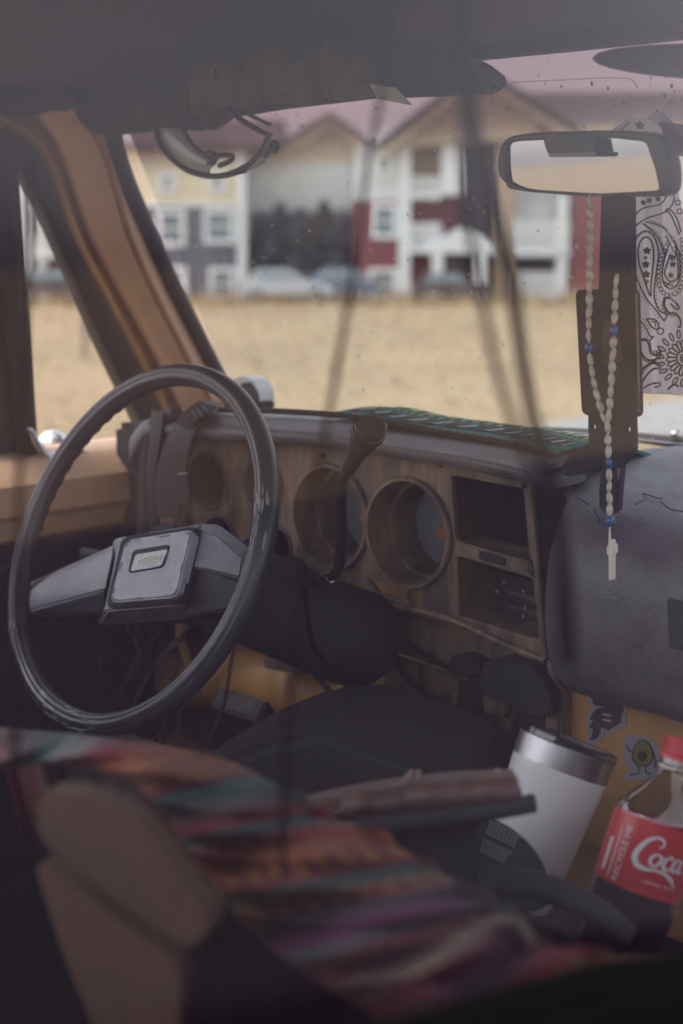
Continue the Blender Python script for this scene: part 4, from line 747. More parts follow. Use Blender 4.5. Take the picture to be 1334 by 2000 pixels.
MB().tube([PY(1208, 915, .152), PY(1204, 960, .156), PY(1198, 1020, .163)], .0022, 8).build('stalk_rod', 'spoke', MT)
slab([(1096, 912), (1118, 882), (1150, 866), (1182, 866), (1182, 902), (1140, 925), (1104, 932)], .18, .05, 'arm_clamp', 'blackmatte', MT, .006, 6)
slab([(1180, 620), (1205, 640), (1215, 705), (1180, 712), (1174, 680)], .1405, .002, 'worn_label', 'cloth', MT, .0004)
# --- bandana
BN = thing('bandana', PY(1290, 765, .2), 'white bandana with black paisley print draped over the rear-view mirror', 'bandana')
Lc = cr([(1190, 258), (1216, 268), (1226, 330), (1229, 400), (1232, 480), (1236, 560), (1242, 650), (1247, 768)], 6); Rc = cr([(1290, 250), (1306, 300), (1322, 360), (1340, 430), (1390, 520), (1412, 640), (1416, 700), (1420, 775)], 6)
def bdep(px, py): return .205+.007*math.sin((px-1230)*.075+py*.006)+.004*math.sin(px*.16-py*.011)-.0016*math.sin(py*.05+px*.03)
Gb = []
for k, (a, b) in enumerate(zip(Lc, Rc)):
    row = []
    for u in np.linspace(0, 1, 60):
        px, py = a+(b-a)*u; py -= 26*math.sin(math.pi*u)*max(0, 1-k/9) ; row.append(PY(px, py, bdep(px, py)-.012*math.sin(math.pi*u)*max(0, 1-k/6)))
    Gb.append(row)
MB().grid(np.array(Gb).transpose(1, 0, 2), .0012).build('cloth', 'bandana', BN, smooth=80, fixn=False)
pm_ = MB()
def pstroke(pts, w=3.2, closed=False, n=6, f=lambda x, y: (1050+x/4.166, 480+y/4.166), sc=True):
    P = np.array([f(x, y) for x, y in (cr(pts, n, closed) if len(pts) > 2 else pts)]); ww = w*2.0
    P = P[(P[:, 0] < 1400)]
    if len(P) < 2: return
    v, q = (ribbon_closed(P, ww*.5) if closed and len(P) > 3 else ribbon(P, ww*.5)); 
    pm_.add([PY(x, y, bdep(x, y)-(.0030 if y > 300 else .0165)) for x, y in v], q)
def pdots(pts, step, r=2.0, f=lambda x, y: (1050+x/4.166, 480+y/4.166)):
    P = np.array([f(x, y) for x, y in cr(pts, 10)]); L = np.concatenate([[0], np.cumsum(np.linalg.norm(np.diff(P, axis=0), axis=1))])
    for s in np.arange(0, L[-1], step):
        x, y = np.interp(s, L, P[:, 0]), np.interp(s, L, P[:, 1])
        if x < 1395: pm_.add([PY(x+r*.5*math.cos(a), y+r*.5*math.sin(a), bdep(x, y)-.0030) for a in np.linspace(0, 6.28, 7)[:-1]], [tuple(range(6))])
def pscallop(pts, step, r=5):
    P = np.array([(1050+x/4.166, 480+y/4.166) for x, y in cr(pts, 10)]); L = np.concatenate([[0], np.cumsum(np.linalg.norm(np.diff(P, axis=0), axis=1))])
    for s in np.arange(0, L[-1], step):
        x, y = np.interp(s, L, P[:, 0]), np.interp(s, L, P[:, 1]); pstroke([(x+r*.5*math.cos(a), y+r*.5*math.sin(a)) for a in np.linspace(0, 6.28, 8)[:-1]], 1.8, True, 2, lambda a, b: (a, b))
def pflower(x, y, r=26):
    pstroke([(x+r*(1 if k % 2 == 0 else .55)*math.cos(k*math.pi/5-1.57), y+r*(1 if k % 2 == 0 else .55)*math.sin(k*math.pi/5-1.57)) for k in range(10)], 3.4, True, 3)
    pstroke([(x+r*.25*math.cos(a), y+r*.25*math.sin(a)) for a in np.linspace(0, 6.28, 7)[:-1]], 2.4, True, 2)
def pring(x, y, r): pstroke([(x+r*math.cos(a), y+r*math.sin(a)) for a in np.linspace(0, 6.28, 9)[:-1]], 2.6, True, 2)
pstroke([(918, 410), (870, 275), (828, 150), (818, 40), (840, -40), (882, -70), (925, -40), (945, 60), (935, 200), (922, 330)], 3.4, True)
pstroke([(1030, 612), (960, 520), (880, 420), (800, 240), (782, 80), (800, -60), (880, -120), (950, -70), (985, 60), (965, 220), (948, 400), (985, 520), (1050, 560), (1030, 612)], 3.2)
pdots([(765, -40), (760, 120), (790, 280), (860, 430), (960, 560), (1010, 600)], 7.5, 3); pdots([(990, -60), (1000, 60), (985, 200), (965, 330), (975, 470), (1030, 545)], 7.5, 3)
for fx, fy in ((890, 40), (880, 152), (885, 232)): pflower(fx, fy)
for fx, fy in ((878, 97), (892, 292)): pring(fx, fy, 10)
pscallop([(1060, -20), (1010, 90), (985, 200), (990, 320), (1040, 395), (1110, 395), (1170, 330), (1185, 200), (1185, 60), (1175, -60)], 8.5, 8)
pstroke([(1075, -20), (1040, 80), (1015, 200), (1025, 300), (1080, 350), (1140, 310), (1160, 180), (1150, 40)], 3.4); pstroke([(1085, 60), (1035, 215), (1070, 285), (1110, 285), (1140, 255), (1140, 120), (1120, 0)], 3.2)
for fx, fy in ((1085, 240), (1100, 150), (1100, 95)): pflower(fx, fy, 20)
pstroke([(1020, 285), (1060, 310), (1110, 330)], 3); pstroke([(1110, 290), (1060, 310), (1035, 335)], 3)
pstroke([(1040, 420), (1030, 480), (1070, 545), (1120, 550), (1160, 600), (1160, 660), (1140, 655)], 4); pstroke([(1040, 420), (1100, 440), (1150, 500), (1130, 515), (1080, 470)], 3.4); pscallop([(1035, 430), (1025, 500), (1075, 560), (1130, 560)], 6, 5)
pstroke([(890, 598), (950, 600), (985, 640), (975, 680), (930, 660), (905, 620)], 3.4, True); pring(1000, 695, 26); pstroke([(925, 615), (960, 625), (960, 660)], 2.6)
pstroke([(815, 590), (870, 650), (920, 740), (945, 735), (915, 770)], 3); pdots([(820, 610), (870, 690), (900, 750)], 7, 3); pdots([(860, 600), (900, 660), (940, 710)], 7, 3)
pstroke([(820, 780), (870, 760), (905, 800), (920, 870), (960, 890), (1000, 860), (990, 900), (940, 930), (880, 920), (840, 860)], 4); pscallop([(830, 770), (900, 770), (925, 860), (985, 860)], 6, 5); pscallop([(850, 910), (920, 945), (990, 910)], 6, 5)
pstroke([(830, 1110), (850, 1010), (920, 960), (985, 965), (1000, 1000), (950, 1000), (890, 1050), (840, 1130)], 4); pscallop([(830, 1080), (870, 1000), (940, 950), (995, 975)], 6, 5); pstroke([(860, 1160), (910, 1130), (990, 1115), (995, 1140), (950, 1150)], 3.4); pstroke([(1060, 1170), (1110, 1130), (1150, 1150)], 4)
for k in range(11):
    a = math.radians(95+k*18); 
    for r0, r1 in ((60, 150), (165, 235)):
        mx_, my_ = 1195+(r0+r1)/2*math.cos(a+(.15 if r0 > 100 else 0)), 915-(r0+r1)/2*math.sin(a+(.15 if r0 > 100 else 0)); d1 = (math.cos(a), -math.sin(a)); d2 = (-d1[1], d1[0]); rr = (r1-r0)/2
        pstroke([(mx_+d1[0]*rr*math.cos(t)+d2[0]*rr*.38*math.sin(t), my_+d1[1]*rr*math.cos(t)+d2[1]*rr*.38*math.sin(t)) for t in np.linspace(0, 6.28, 9)[:-1]], 3, True, 2)
pring(1195, 915, 34); pring(1195, 915, 18)
f3 = lambda x, y: (950+x/3.474, 200+y/3.474)
for P_ in ([(985, 790), (1060, 720), (1180, 690), (1225, 630)], [(985, 860), (1080, 790), (1220, 740), (1275, 650), (1240, 560)], [(1310, 900), (1250, 760), (1215, 740), (1240, 725), (1290, 780), (1320, 880)], [(1060, 820), (1150, 900), (1200, 1000), (1215, 1042)], [(1080, 810), (1200, 850), (1280, 960), (1320, 1042)], [(1215, 900), (1290, 1042)], [(915, 195), (940, 160), (975, 130)]): pstroke(P_, 3, False, 6, f3)
pdots([(990, 1000), (1030, 910), (1090, 880), (1140, 920), (1170, 1030)], 7.5, 3, f3); pdots([(1110, 800), (1230, 860), (1300, 980)], 5, 3.4, f3); pdots([(1080, 830), (1170, 900), (1210, 1020)], 5, 3.4, f3)
pflower((1240-1050+0)*0+(950+1040/3.474-1050)*4.166, (200+155/3.474-480)*4.166, 34)
for fx, fy in ((1065, 680), (1105, 665), (1165, 655)): pflower((950+fx/3.474-1050)*4.166, (200+fy/3.474-480)*4.166, 18)
for fx, fy in ((1235, 390), (1250, 450), (1262, 490), (1300, 680), (1310, 740)): pring((950+fx/3.474-1050)*4.166, (200+fy/3.474-480)*4.166, 20)
pm_.build('paisley_print', 'print', BN, kind='stuff', smooth=0, fixn=False)
# --- dash blanket
DM = thing('dash_blanket', V3(-.1, .4, 1.44), 'teal woven dash blanket with black blocks and white zigzag marks on the padded dash top', 'blanket')
ne = cr([(640, 812), (700, 814), (760, 829), (850, 842), (950, 856), (1010, 866), (1045, 874), (1085, 884)], 8); Gm = []
for px, py in ne:
    a = PY(px, py, .236); Gm.append(cr([a+V3(0, .004, -.002), a+V3(0, 0, 0), a+V3(0, .012, .004), V3(a[0], .325, a[2]+.004), V3(a[0], .42, a[2]-.02)], 6))
Gm = np.array(Gm)
M['teal'] = mat('teal weave', (.035, .21, .19), .95, col2=(.02, .13, .14), scale=60, stretch=(.3, 1, 1)); M['lime'] = mat('lime weave', (.45, .50, .18), .95); M['blk'] = mat('black weave', (.02, .022, .025), .95); M['wht'] = mat('white weave', (.7, .7, .72), .95); M['redstitch'] = mat('red stitching', (.35, .10, .05), .9)
MB().grid(Gm, .004).build('weave', 'teal', DM, smooth=80)
def mp(u, v): 
    i = u*(len(Gm)-1); j = v*(Gm.shape[1]-1); i0, j0 = min(int(i), len(Gm)-2), min(int(j), Gm.shape[1]-2); a, b = i-i0, j-j0
    return (Gm[i0, j0]*(1-a)*(1-b)+Gm[i0+1, j0]*a*(1-b)+Gm[i0, j0+1]*(1-a)*b+Gm[i0+1, j0+1]*a*b)+V3(0, 0, .0014)
def mrect(mb, u0, u1, v0, v1): mb.add([mp(u0, v0), mp(u1, v0), mp(u1, v1), mp(u0, v1), mp(u0, (v0+v1)/2), mp(u1, (v0+v1)/2)], [(0, 1, 5, 4), (4, 5, 2, 3)])
k1, k2, k3, k4 = MB(), MB(), MB(), MB()
for k in range(13):
    u = .06+k*.072; mrect(k1, u, u+.052, .50, .60); mrect(k3, u, u+.036, .68, .72)
    v_, f_ = ribbon(np.array([(u+.048, .51), (u+.053, .535), (u+.058, .52), (u+.060, .565), (u+.066, .555), (u+.070, .59)]), .007); k2.add([mp(min(max(x, 0), 1), y)+V3(0, 0, .0006) for x, y in v_], f_)
    if k % 2: mrect(k4, u, u+.05, .73, .77)
for k in range(60): mrect(k3 if k % 2 else k1, k/60, k/60+.010, .635, .66)
k1.build('black_blocks', 'blk', DM, smooth=0, fixn=False); k2.build('white_zigzags', 'wht', DM, smooth=0, fixn=False); k3.build('lime_dashes', 'lime', DM, smooth=0, fixn=False); k4.build('pale_blocks', 'wht', DM, smooth=0, fixn=False)
hm = MB(); hp_ = [mp(u, .28) for u in np.linspace(0, 1, 90)]
for i in range(0, 88, 2): hm.tube([hp_[i], (hp_[i]+hp_[i+1])/2+V3(0, 0, .0006), hp_[i+1]], .0008, 4)
hm.build('hem_stitches', 'redstitch', DM, kind='stuff')
# black fringe hem running on to the left end of the dash
MB().tube(cr([PY(px, py, .238) for px, py in ((400, 800), (520, 802), (640, 809), (720, 818), (850, 842), (950, 858), (1010, 868))], 8), .0036, 8).build('black_hem', 'blk', DM)
# --- white and black gadget on the dash end
GD = thing('dash_gadget', PY(480, 800, .36), 'small white and black gadget on the dash just behind the steering wheel rim', 'gadget')
slab([(448, 742), (472, 734), (490, 740), (504, 764), (507, 800), (450, 800)], .36, .03, 'white_shell', 'whitepl', GD, .005, 6); slab([(468, 748), (486, 746), (500, 768), (503, 796), (474, 792)], .354, .006, 'black_face', 'black', GD, .002, 6); slab([(470, 786), (506, 784), (507, 802), (470, 804)], .35, .03, 'base', 'blackmatte', GD, .003)
# --- strap hanging over the dash end
SP = thing('black_strap', PY(340, 1000, .2), 'black webbing strap with grey woven patch looped over the left end of the dash', 'strap')
def band(pxl, pxr, yv, name, m, par, th=.003, n=8):
    a = cr([PY(px, py, y) for (px, py), y in zip(pxl, yv)], n); b = cr([PY(px, py, y) for (px, py), y in zip(pxr, yv)], n)
    return MB().grid(np.stack([a, (a+b)/2-V3(0, .003, 0), b], 0), th).build(name, m, par, smooth=80)
band([(402, 784), (370, 800), (345, 830), (320, 880), (305, 950), (312, 1010)], [(432, 790), (420, 812), (388, 835), (372, 880), (362, 950), (352, 1010)], [.26, .205, .19, .185, .187, .19], 'webbing', 'rubber', SP)
band([(388, 786), (362, 806), (347, 826)], [(426, 796), (392, 820), (366, 838)], [.21, .186, .178], 'woven_patch', 'mesh', SP, .002)
for q in (((366, 808), (372, 820)), ((374, 802), (384, 816)), ((384, 797), (394, 812)), ((356, 820), (362, 830)), ((396, 792), (406, 804))): MB().tube([PY(*q[0], .182), PY(*q[1], .182)], .0012, 5).build('stitched_mark', 'spoke', SP)
band([(300, 800), (296, 850), (290, 940), (296, 1030)], [(322, 806), (316, 856), (304, 940), (310, 1030)], [.20, .19, .186, .19], 'webbing', 'rubber', SP)
slab([(346, 925), (368, 922), (370, 985), (350, 990)], .18, .006, 'clip', 'blackmatte', SP, .002); MB().tube([PY(348, 926, .178), PY(366, 924, .178)], .0012, 6).build('clip_bar', 'steel', SP)
# --- overhead pouch, card, sunglasses
PO = thing('fabric_pouch', PY(560, 210, .17), 'creased brown fabric pouch strapped to the visor above the windscreen', 'pouch')
ta = cr([(378, 112), (470, 96), (560, 80), (660, 70), (745, 80)], 12); tb_ = cr([(378, 224), (470, 218), (560, 205), (660, 192), (738, 180)], 12); Gq = []
for k, (a, b) in enumerate(zip(ta, tb_)):
    row = []
    for t in np.linspace(0, 1, 14):
        px, py = a+(b-a)*t; f = .006*math.sin(px*.055-t*3.2)+.003*math.sin(px*.12+t*2); row.append(PY(px, py, .178-.03*math.sin(math.pi*min(1, t*1.02))+f*.8))
    Gq.append(row)
MB().grid(np.array(Gq), .006).build('pouch_cloth', 'cloth', PO, smooth=80)
MB().tube(cr([PY(px, py, .172) for px, py in ((380, 224), (470, 221), (560, 207), (660, 195), (735, 186))], 6), .0035, 8).build('pouch_hem', 'blackmatte', PO)
slab([(640, 172), (735, 160), (738, 184), (650, 196)], .14, .012, 'pouch_tab', 'cloth', PO, .004, 10); MB().lathe(PY(424, 147, .142), (0, -1, 0), [(0, .009), (.002, .0095), (.002, .008), (0, .0075)], 18).build('snap_button', 'spoke', PO)
MB().prism([PY(px, py, .132) for px, py in ((722, 164), (772, 171), (805, 206), (736, 193))], V3(0, .0012, 0)).build('folded_card', 'paper', label='grey folded card sticking out between the visor boards', cat='card')
SG = thing('sunglasses', PY(440, 345, .16), 'black sport sunglasses hanging upside down from the visor edge', 'sunglasses')
def yg(px): return .150+.00012*abs(px-420)
def gt(pts, r, name, m='black', y0=0, flat=1): return MB().tube(cr([PY(px, py, yg(px)+y0) for px, py in pts], 6), r, 10, flat=flat).build(name, m, SG)
def lensm(a, b, name, m):
    A = cr([PY(px, py, yg(px)+.004) for px, py in a], 6); B = cr([PY(px, py, yg(px)) for px, py in b], 6); return MB().grid(np.stack([A, (A+B)/2-V3(0, .004, 0), B], 0), .002).build(name, m, SG, smooth=80)
lensm([(306, 250), (318, 285), (345, 318), (378, 336), (412, 342)], [(358, 250), (372, 276), (392, 298), (408, 308), (418, 322)], 'lens', M['lens'])
gt([(304, 248), (314, 282), (338, 312), (370, 334), (408, 344), (446, 341), (476, 330), (500, 310), (518, 284), (524, 262)], [.004]*54+[.003] if False else .0034, 'frame')
gt([(356, 248), (374, 280), (394, 298), (410, 308)], .0026, 'frame_inner')
lensm([(444, 336), (468, 334), (502, 322), (524, 304), (538, 284)], [(466, 328), (486, 318), (506, 300), (520, 280), (528, 270)], 'lens', M['lens'])
lensm([(443, 338), (462, 337), (505, 322), (520, 311)], [(452, 333), (474, 331), (503, 316), (516, 305)], 'lens_edge', 'paper')
gt([(480, 334), (462, 338), (438, 340)], .0022, 'lens_clip'); gt([(529, 282), (538, 280), (540, 290), (535, 294)], .0042, 'hinge')
MB().tube(cr([PY(px, py, .150) for px, py in ((446, 216), (478, 238), (512, 258), (526, 264))], 5), .0055, 8, flat=.5).build('temple', 'black', SG); MB().tube(cr([PY(px, py, .165) for px, py in ((450, 210), (486, 224), (512, 236), (527, 243))], 5), .0036, 8, flat=.6).build('temple', 'black', SG)
gt([(404, 322), (424, 306), (440, 303), (454, 305), (450, 314), (428, 324)], .003, 'nose_pad'); gt([(406, 300), (418, 302), (418, 314), (408, 322)], .004, 'nose_pad')
slab([(380, 218), (448, 208), (446, 230), (412, 254), (402, 254), (384, 236)], .155, .012, 'strap_clip', 'blackmatte', SG, .003)
# --- tumbler
def frame(pt, pb, d_t, d_b):
    a, b = PD(*pt, d_t), PD(*pb, d_b); return b, unit(a-b), np.linalg.norm(a-b)
b0, ax, L = frame((1106, 1464), (1014, 1716), 1.22, 1.215)
TB = thing('tumbler', b0, 'white steel tumbler with a clear lid, leaning beside the red capped bottle', 'tumbler')
MB().lathe(b0, ax, [(-.02, .001), (-.02, .031), (-.012, .034), (L-.018, .0418), (L-.016, .0420), (L-.016, .040)], 48).build('white_body', 'white', TB, smooth=40)
MB().lathe(b0, ax, [(L-.0175, .039), (L-.0165, .0421), (L-.004, .0425), (L+.003, .0428), (L+.004, .0415), (L+.001, .039)], 48).build('steel_band', 'steel', TB, smooth=40)
MB().lathe(b0, ax, [(L+.002, .0405), (L+.004, .0432), (L+.009, .0435), (L+.010, .041), (L+.007, .036), (L+.007, .001)], 48).build('lid', 'plasticclear', TB, smooth=40)
# --- cola bottle
tp_, btm = PD(1336, 1444, 1.12), PD(1336-178, 1444+560, 1.105); ax = unit(btm-tp_); BL = thing('soda_bottle', btm, 'plastic cola bottle with red cap and red label, leaning at the right edge', 'bottle')
shell = [(.017, .0125), (.022, .0125), (.023, .0155), (.026, .0155), (.027, .0125), (.034, .0135), (.044, .021), (.054, .029), (.062, .0335), (.068, .0345), (.072, .034), (.118, .034), (.122, .0348), (.132, .0345), (.15, .0325), (.17, .0325), (.19, .0345), (.21, .0345), (.222, .031), (.226, .02)]
MB().lathe(tp_, ax, shell, 48, caps=False).build('bottle_shell', 'bottle', BL, smooth=60)
MB().lathe(tp_, ax, [(.1, .001), (.1, .0328), (.118, .0328), (.132, .0333), (.15, .0313), (.17, .0313), (.19, .0333), (.21, .0333), (.22, .028), (.222, .001)], 40).build('cola', 'cola', BL, smooth=60)
cp = [(0, .001), (0, .0120), (.0015, .0138), (.013, .0142), (.0135, .0135), (.0145, .0142), (.0175, .0144), (.0175, .012)]; MB().lathe(tp_, ax, cp, 40).build('cap', 'redcap', BL, smooth=30)
rg = MB()
for k in range(40):
    a = 2*math.pi*k/40; A_ = unit(np.cross(ax, V3(1, 0, 0))); B_ = np.cross(ax, A_); d = A_*math.cos(a)+B_*math.sin(a); rg.box(tp_+ax*.007+d*.0141, d*.0006, ax*.0052, np.cross(d, ax)*.0005)
rg.build('cap_ridges', 'redcap', BL, kind='stuff')
Lt, Lb, Lr = .0665, .1215, .0347
MB().lathe(tp_, ax, [(Lt, Lr-.0006), (Lt, Lr), (Lb, Lr), (Lb, Lr-.0006)], 56, caps=False).build('label_wrap', 'red', BL, smooth=60)
vw = unit(tp_+ax*.09-CAM); c0_ = unit(-(vw-ax*(vw@ax))); s0_ = np.cross(ax, c0_); s0_ = s0_ if s0_@RT > 0 else -s0_
def LB(x, y, off=.0004):   # x along the circumference (m, to the right), y down the axis from the label top (m)
    a = x/Lr; return tp_+ax*(Lt+y)+(c0_*math.cos(a)+s0_*math.sin(a))*(Lr+off)
def lab_strokes(name, strokes, m, ox, oy, k, sh=.0):
    mb = MB()
    for pts, w in strokes:
        P = cr(pts, 10); ww = np.interp(np.linspace(0, 1, len(P)), np.linspace(0, 1, len(w)), w); v, f = ribbon(P, ww); mb.add([LB(ox+(x+sh*y)*k, oy-y*k) for x, y in v], f)
    return mb.build(name, m, BL, smooth=0, fixn=False)
S_ = [([(1.75, 1.75), (2.0, 2.05), (1.85, 2.4), (1.35, 2.45), (.75, 2.0), (.3, 1.2), (.2, .55), (.55, .08), (1.2, .0), (1.9, .12), (2.6, .1), (3.3, -.2), (3.9, -.75)], [.12, .16, .22, .2, .3, .4, .46, .42, .3, .2, .28, .34, .05]),
      ([(1.95, 1.3), (1.55, 1.2), (1.35, .75), (1.5, .42), (1.85, .45), (2.1, .85), (2.05, 1.22), (1.8, 1.3), (2.2, 1.15), (2.5, 1.2)], [.12, .2, .28, .2, .2, .26, .2, .12, .1, .08]),
      ([(2.95, 1.15), (2.95, 1.38), (2.65, 1.3), (2.4, .9), (2.45, .5), (2.75, .4), (3.1, .6)], [.18, .2, .16, .28, .3, .2, .08]),
      ([(3.75, 1.3), (3.4, 1.3), (3.15, .9), (3.2, .5), (3.45, .45), (3.75, .9), (3.85, 1.35), (3.75, .7), (3.85, .42), (4.2, .6)], [.12, .18, .28, .26, .18, .2, .22, .28, .24, .08]),
      ([(4.35, .9), (4.75, 1.0)], [.22, .2]),
      ([(6.1, 1.75), (6.3, 2.1), (6.1, 2.4), (5.6, 2.4), (5.05, 1.9), (4.7, 1.1), (4.7, .45), (5.1, .02), (5.7, .0), (6.3, .3)], [.12, .16, .22, .2, .3, .4, .46, .4, .28, .08]),
      ([(6.35, 1.3), (5.95, 1.2), (5.75, .75), (5.9, .42), (6.25, .45), (6.5, .85), (6.4, 1.25)], [.12, .2, .28, .2, .2, .26, .14]), ([(6.7, .5), (7.2, 1.6), (7.3, 2.4), (7.05, 2.3), (6.9, 1.2), (6.95, .5), (7.3, .5)], [.1, .12, .14, .2, .3, .28, .08]), ([(8.05, 1.3), (7.7, 1.3), (7.45, .9), (7.5, .5), (7.75, .45), (8.05, .9), (8.15, 1.35), (8.05, .7), (8.15, .42), (8.5, .6)], [.12, .18, .28, .26, .18, .2, .22, .28, .24, .08])]
lab_strokes('script_lettering', S_, 'labelwhite', -.0105, .0355, .0102)
def lab_text(name, s, size, ox, oy, m, rot=False, off=.0004):
    v, f = text2d(s, size); mb = MB()
    mb.add([LB(ox-y, oy-x, off) if False else (LB(ox+y*-1+0, oy-x, off) if rot else LB(ox+x, oy-y, off)) for x, y, _ in v], f); return mb.build(name, m, BL, smooth=0, fixn=False)
lab_text('recycle_lettering', 'RECYCLE ME', .0078, -.0165, .0525, 'labelwhite', True); lab_text('flavour_lettering', 'ORIGINAL TASTE', .0034, .002, .0455, 'labelwhite'); 
def lrect(x0, x1, y0, y1, name, m='labelwhite'):
    xs_ = np.linspace(x0, x1, 4); V = [LB(x, y) for x in xs_ for y in (y0, y1)]; MB().add(V, [(2*i, 2*i+1, 2*i+3, 2*i+2) for i in range(3)]).build(name, m, BL, smooth=0, fixn=False)
lrect(-.0262, -.0252, .012, .052, 'label_rule'); lrect(-.0355, -.0315, .022, .048, 'fact_panel')
# --- shoulder bag and cap
BG = thing('shoulder_bag', PD(820, 1720, .98), 'black canvas bag with a stitched leather top edge in front of the white tumbler', 'bag')
ua = cr([(540, 1590), (600, 1570), (700, 1548), (800, 1532), (900, 1522), (1000, 1518)], 8); ub = cr([(560, 1622), (640, 1612), (720, 1600), (820, 1590), (920, 1582), (1020, 1574)], 8); Gl = []
for a, b in zip(ua, ub):
    row = []
    for t in np.linspace(0, 1, 7): px, py = a+(b-a)*t; row.append(PD(px, py, 1.0-.03*math.sin(math.pi*t)+.004*math.sin(px*.05)))
    Gl.append(row)
MB().grid(np.array(Gl), .006).build('leather_flap', 'leather', BG, smooth=80)
MB().tube(cr([PD(px, py, .975) for px, py in ((600, 1626), (700, 1607), (820, 1594), (930, 1582), (1020, 1568), (1046, 1562))], 6), [.003]*30+[.006]  if False else .0042, 10).build('leather_piping', 'leatherlt', BG)
MB().tube(cr([PD(px, py, .968) for px, py in ((700, 1615), (850, 1598), (960, 1584), (1045, 1568))], 6), .0065, 12).build('rolled_edge', 'bag', BG)
zt = MB(); zz_ = cr([(570, 1578), (660, 1556), (760, 1538), (860, 1526)], 20)
for i in range(0, len(zz_)-1, 2): zt.box(PD(*zz_[i], .985), RT*.0016, UP*.002, FW*.002)
zt.build('zip_teeth', 'leatherlt', BG, kind='stuff', smooth=0)
for pts in (((786, 1532), (796, 1518), (806, 1505)), ((812, 1530), (815, 1516), (817, 1504)), ((960, 1522), (972, 1504), (980, 1522)), ((985, 1520), (1000, 1512), (1008, 1530), (990, 1540))): MB().tube(cr([PD(px, py, .985) for px, py in pts], 4), .0018, 6).build('lace_end', 'leatherlt', BG)
bd = [(585, 1615), (740, 1600), (900, 1588), (950, 1582), (930, 1630), (915, 1700), (880, 1790), (740, 1800), (640, 1720)]
MB().prism([PD(px, py, 1.0) for px, py in rnd(bd, 30, 4)], FW*.07).build('bag_body', 'bag', BG, bevel=.012, seg=3)
HC = thing('mesh_cap', PD(960, 1760, 1.08), 'black mesh backed cap lying between the bag and the tumbler', 'cap')
cc_ = PD(905, 1752, 1.11); V = []
for i in range(15):
    for j in range(36):
        a = math.pi/2*i/14*1.05; b = 2*math.pi*j/36; V.append(cc_+RT*.068*math.cos(b)*math.cos(a)+FW*.06*math.sin(b)*math.cos(a)+(UP*.97-RT*.0)*.066*math.sin(a))
MB().add(V, [(i*36+j, i*36+(j+1) % 36, (i+1)*36+(j+1) % 36, (i+1)*36+j) for i in range(14) for j in range(36)]).build('crown', 'mesh', HC, smooth=80)
mw = MB()
def capP(px, py):
    r = ray(px, py); q = CAM-cc_; A_ = np.array([r@RT/.068, r@FW/.06, r@UP/.066]); B_ = np.array([q@RT/.068, q@FW/.06, q@UP/.066]); a_, b_, c_ = A_@A_, 2*A_@B_, B_@B_-1; dd = b_*b_-4*a_*c_
    return CAM+r*((-b_-math.sqrt(dd))/(2*a_))-r*.0015 if dd > 0 else None
for i in range(9):
    for j in range(9):
        x, y = 958+7.2*i+(-2.4)*j, 1603+7.0*j+3.6*i
        if j == 4 or i > 8-j*.2: continue
        V = [capP(x+dx, y+dy) for dx, dy in ((0, 0), (3.6, 1.8), (2.6, 5.4), (-1, 3.6))]
        if all(v is not None for v in V): mw.add(V, [(0, 1, 2, 3)])
if mw.v: mw.build('mesh_bright_dots', 'sticker', HC, smooth=0, fixn=False)  # pale quads stand in for brightness showing through the mesh holes
MB().tube(cr([PD(px, py, 1.02) for px, py in ((930, 1722), (985, 1722), (1050, 1730), (1120, 1756), (1180, 1790), (1225, 1830))], 6), .013, 16, flat=.75).build('brim', 'mesh', HC)
# --- striped blanket over the backrest, near the camera
BK = thing('striped_blanket', PY(600, 1900, -.45), 'striped woven blanket in red, teal, cream and purple draped over the seat back', 'blanket')
pairs = [((-80, 1500), (-60, 1415)), ((0, 1505), (40, 1424)), ((110, 1492), (180, 1438)), ((240, 1520), (400, 1474)), ((320, 1590), (540, 1545)), ((350, 1640), (610, 1590)), ((400, 1700), (705, 1625)), ((440, 1760), (815, 1692)), ((500, 1830), (905, 1740)), ((600, 1905), (965, 1775)), ((690, 1960), (985, 1808)), ((820, 2040), (1040, 1840)), ((980, 2040), (1150, 1858)), ((1120, 2040), (1300, 1856)), ((1300, 2040), (1500, 1840))]
B_ = cr([p[0] for p in pairs], 14); A_ = cr([p[1] for p in pairs], 14); Gs = []; nv = 22
for k, (b, a) in enumerate(zip(B_, A_)):
    row = []; s = k/(len(B_)-1)
    for t in np.linspace(0, 1, nv):
        px, py = b+(a-b)*t; py -= (8 if s < .75 else 3)*math.sin(math.pi*t)*0; row.append(PY(px, py, -.485+.06*t*t-.025*math.sin(math.pi*t)+.010*math.sin(s*46+t*4)+.006*math.sin(s*90-t*7)))
    top = row[-1]; row += [top+V3(.003, .010, -.004), top+V3(.006, .022, -.024), top+V3(.01, .034, -.09)]
    Gs.append(row)
Gs = np.array(Gs); na, nb, _ = Gs.shape
bk = MB().grid(Gs, 0); ob = bk.build('weave', 'cloth', BK, smooth=80, fixn=False)
sm_ = ob.modifiers.new('thickness', 'SOLIDIFY'); sm_.thickness = .004
uvl = ob.data.uv_layers.new(name='weave')
for lp in ob.data.loops: i, j = divmod(lp.vertex_index, nb); uvl.data[lp.index].uv = (i/(na-1), min(1, j/(nv-1)))
bm_ = bpy.data.materials.new('striped weave'); bm_.use_nodes = True; n = bm_.node_tree.nodes; l = bm_.node_tree.links; pb = n['Principled BSDF']; pb.inputs['Roughness'].default_value = .95
uvn = n.new('ShaderNodeUVMap'); uvn.uv_map = 'weave'; sp = n.new('ShaderNodeSeparateXYZ'); l.new(uvn.outputs[0], sp.inputs[0]); cr_ = n.new('ShaderNodeValToRGB'); l.new(sp.outputs[0], cr_.inputs[0]); e = cr_.color_ramp; e.interpolation = 'LINEAR'
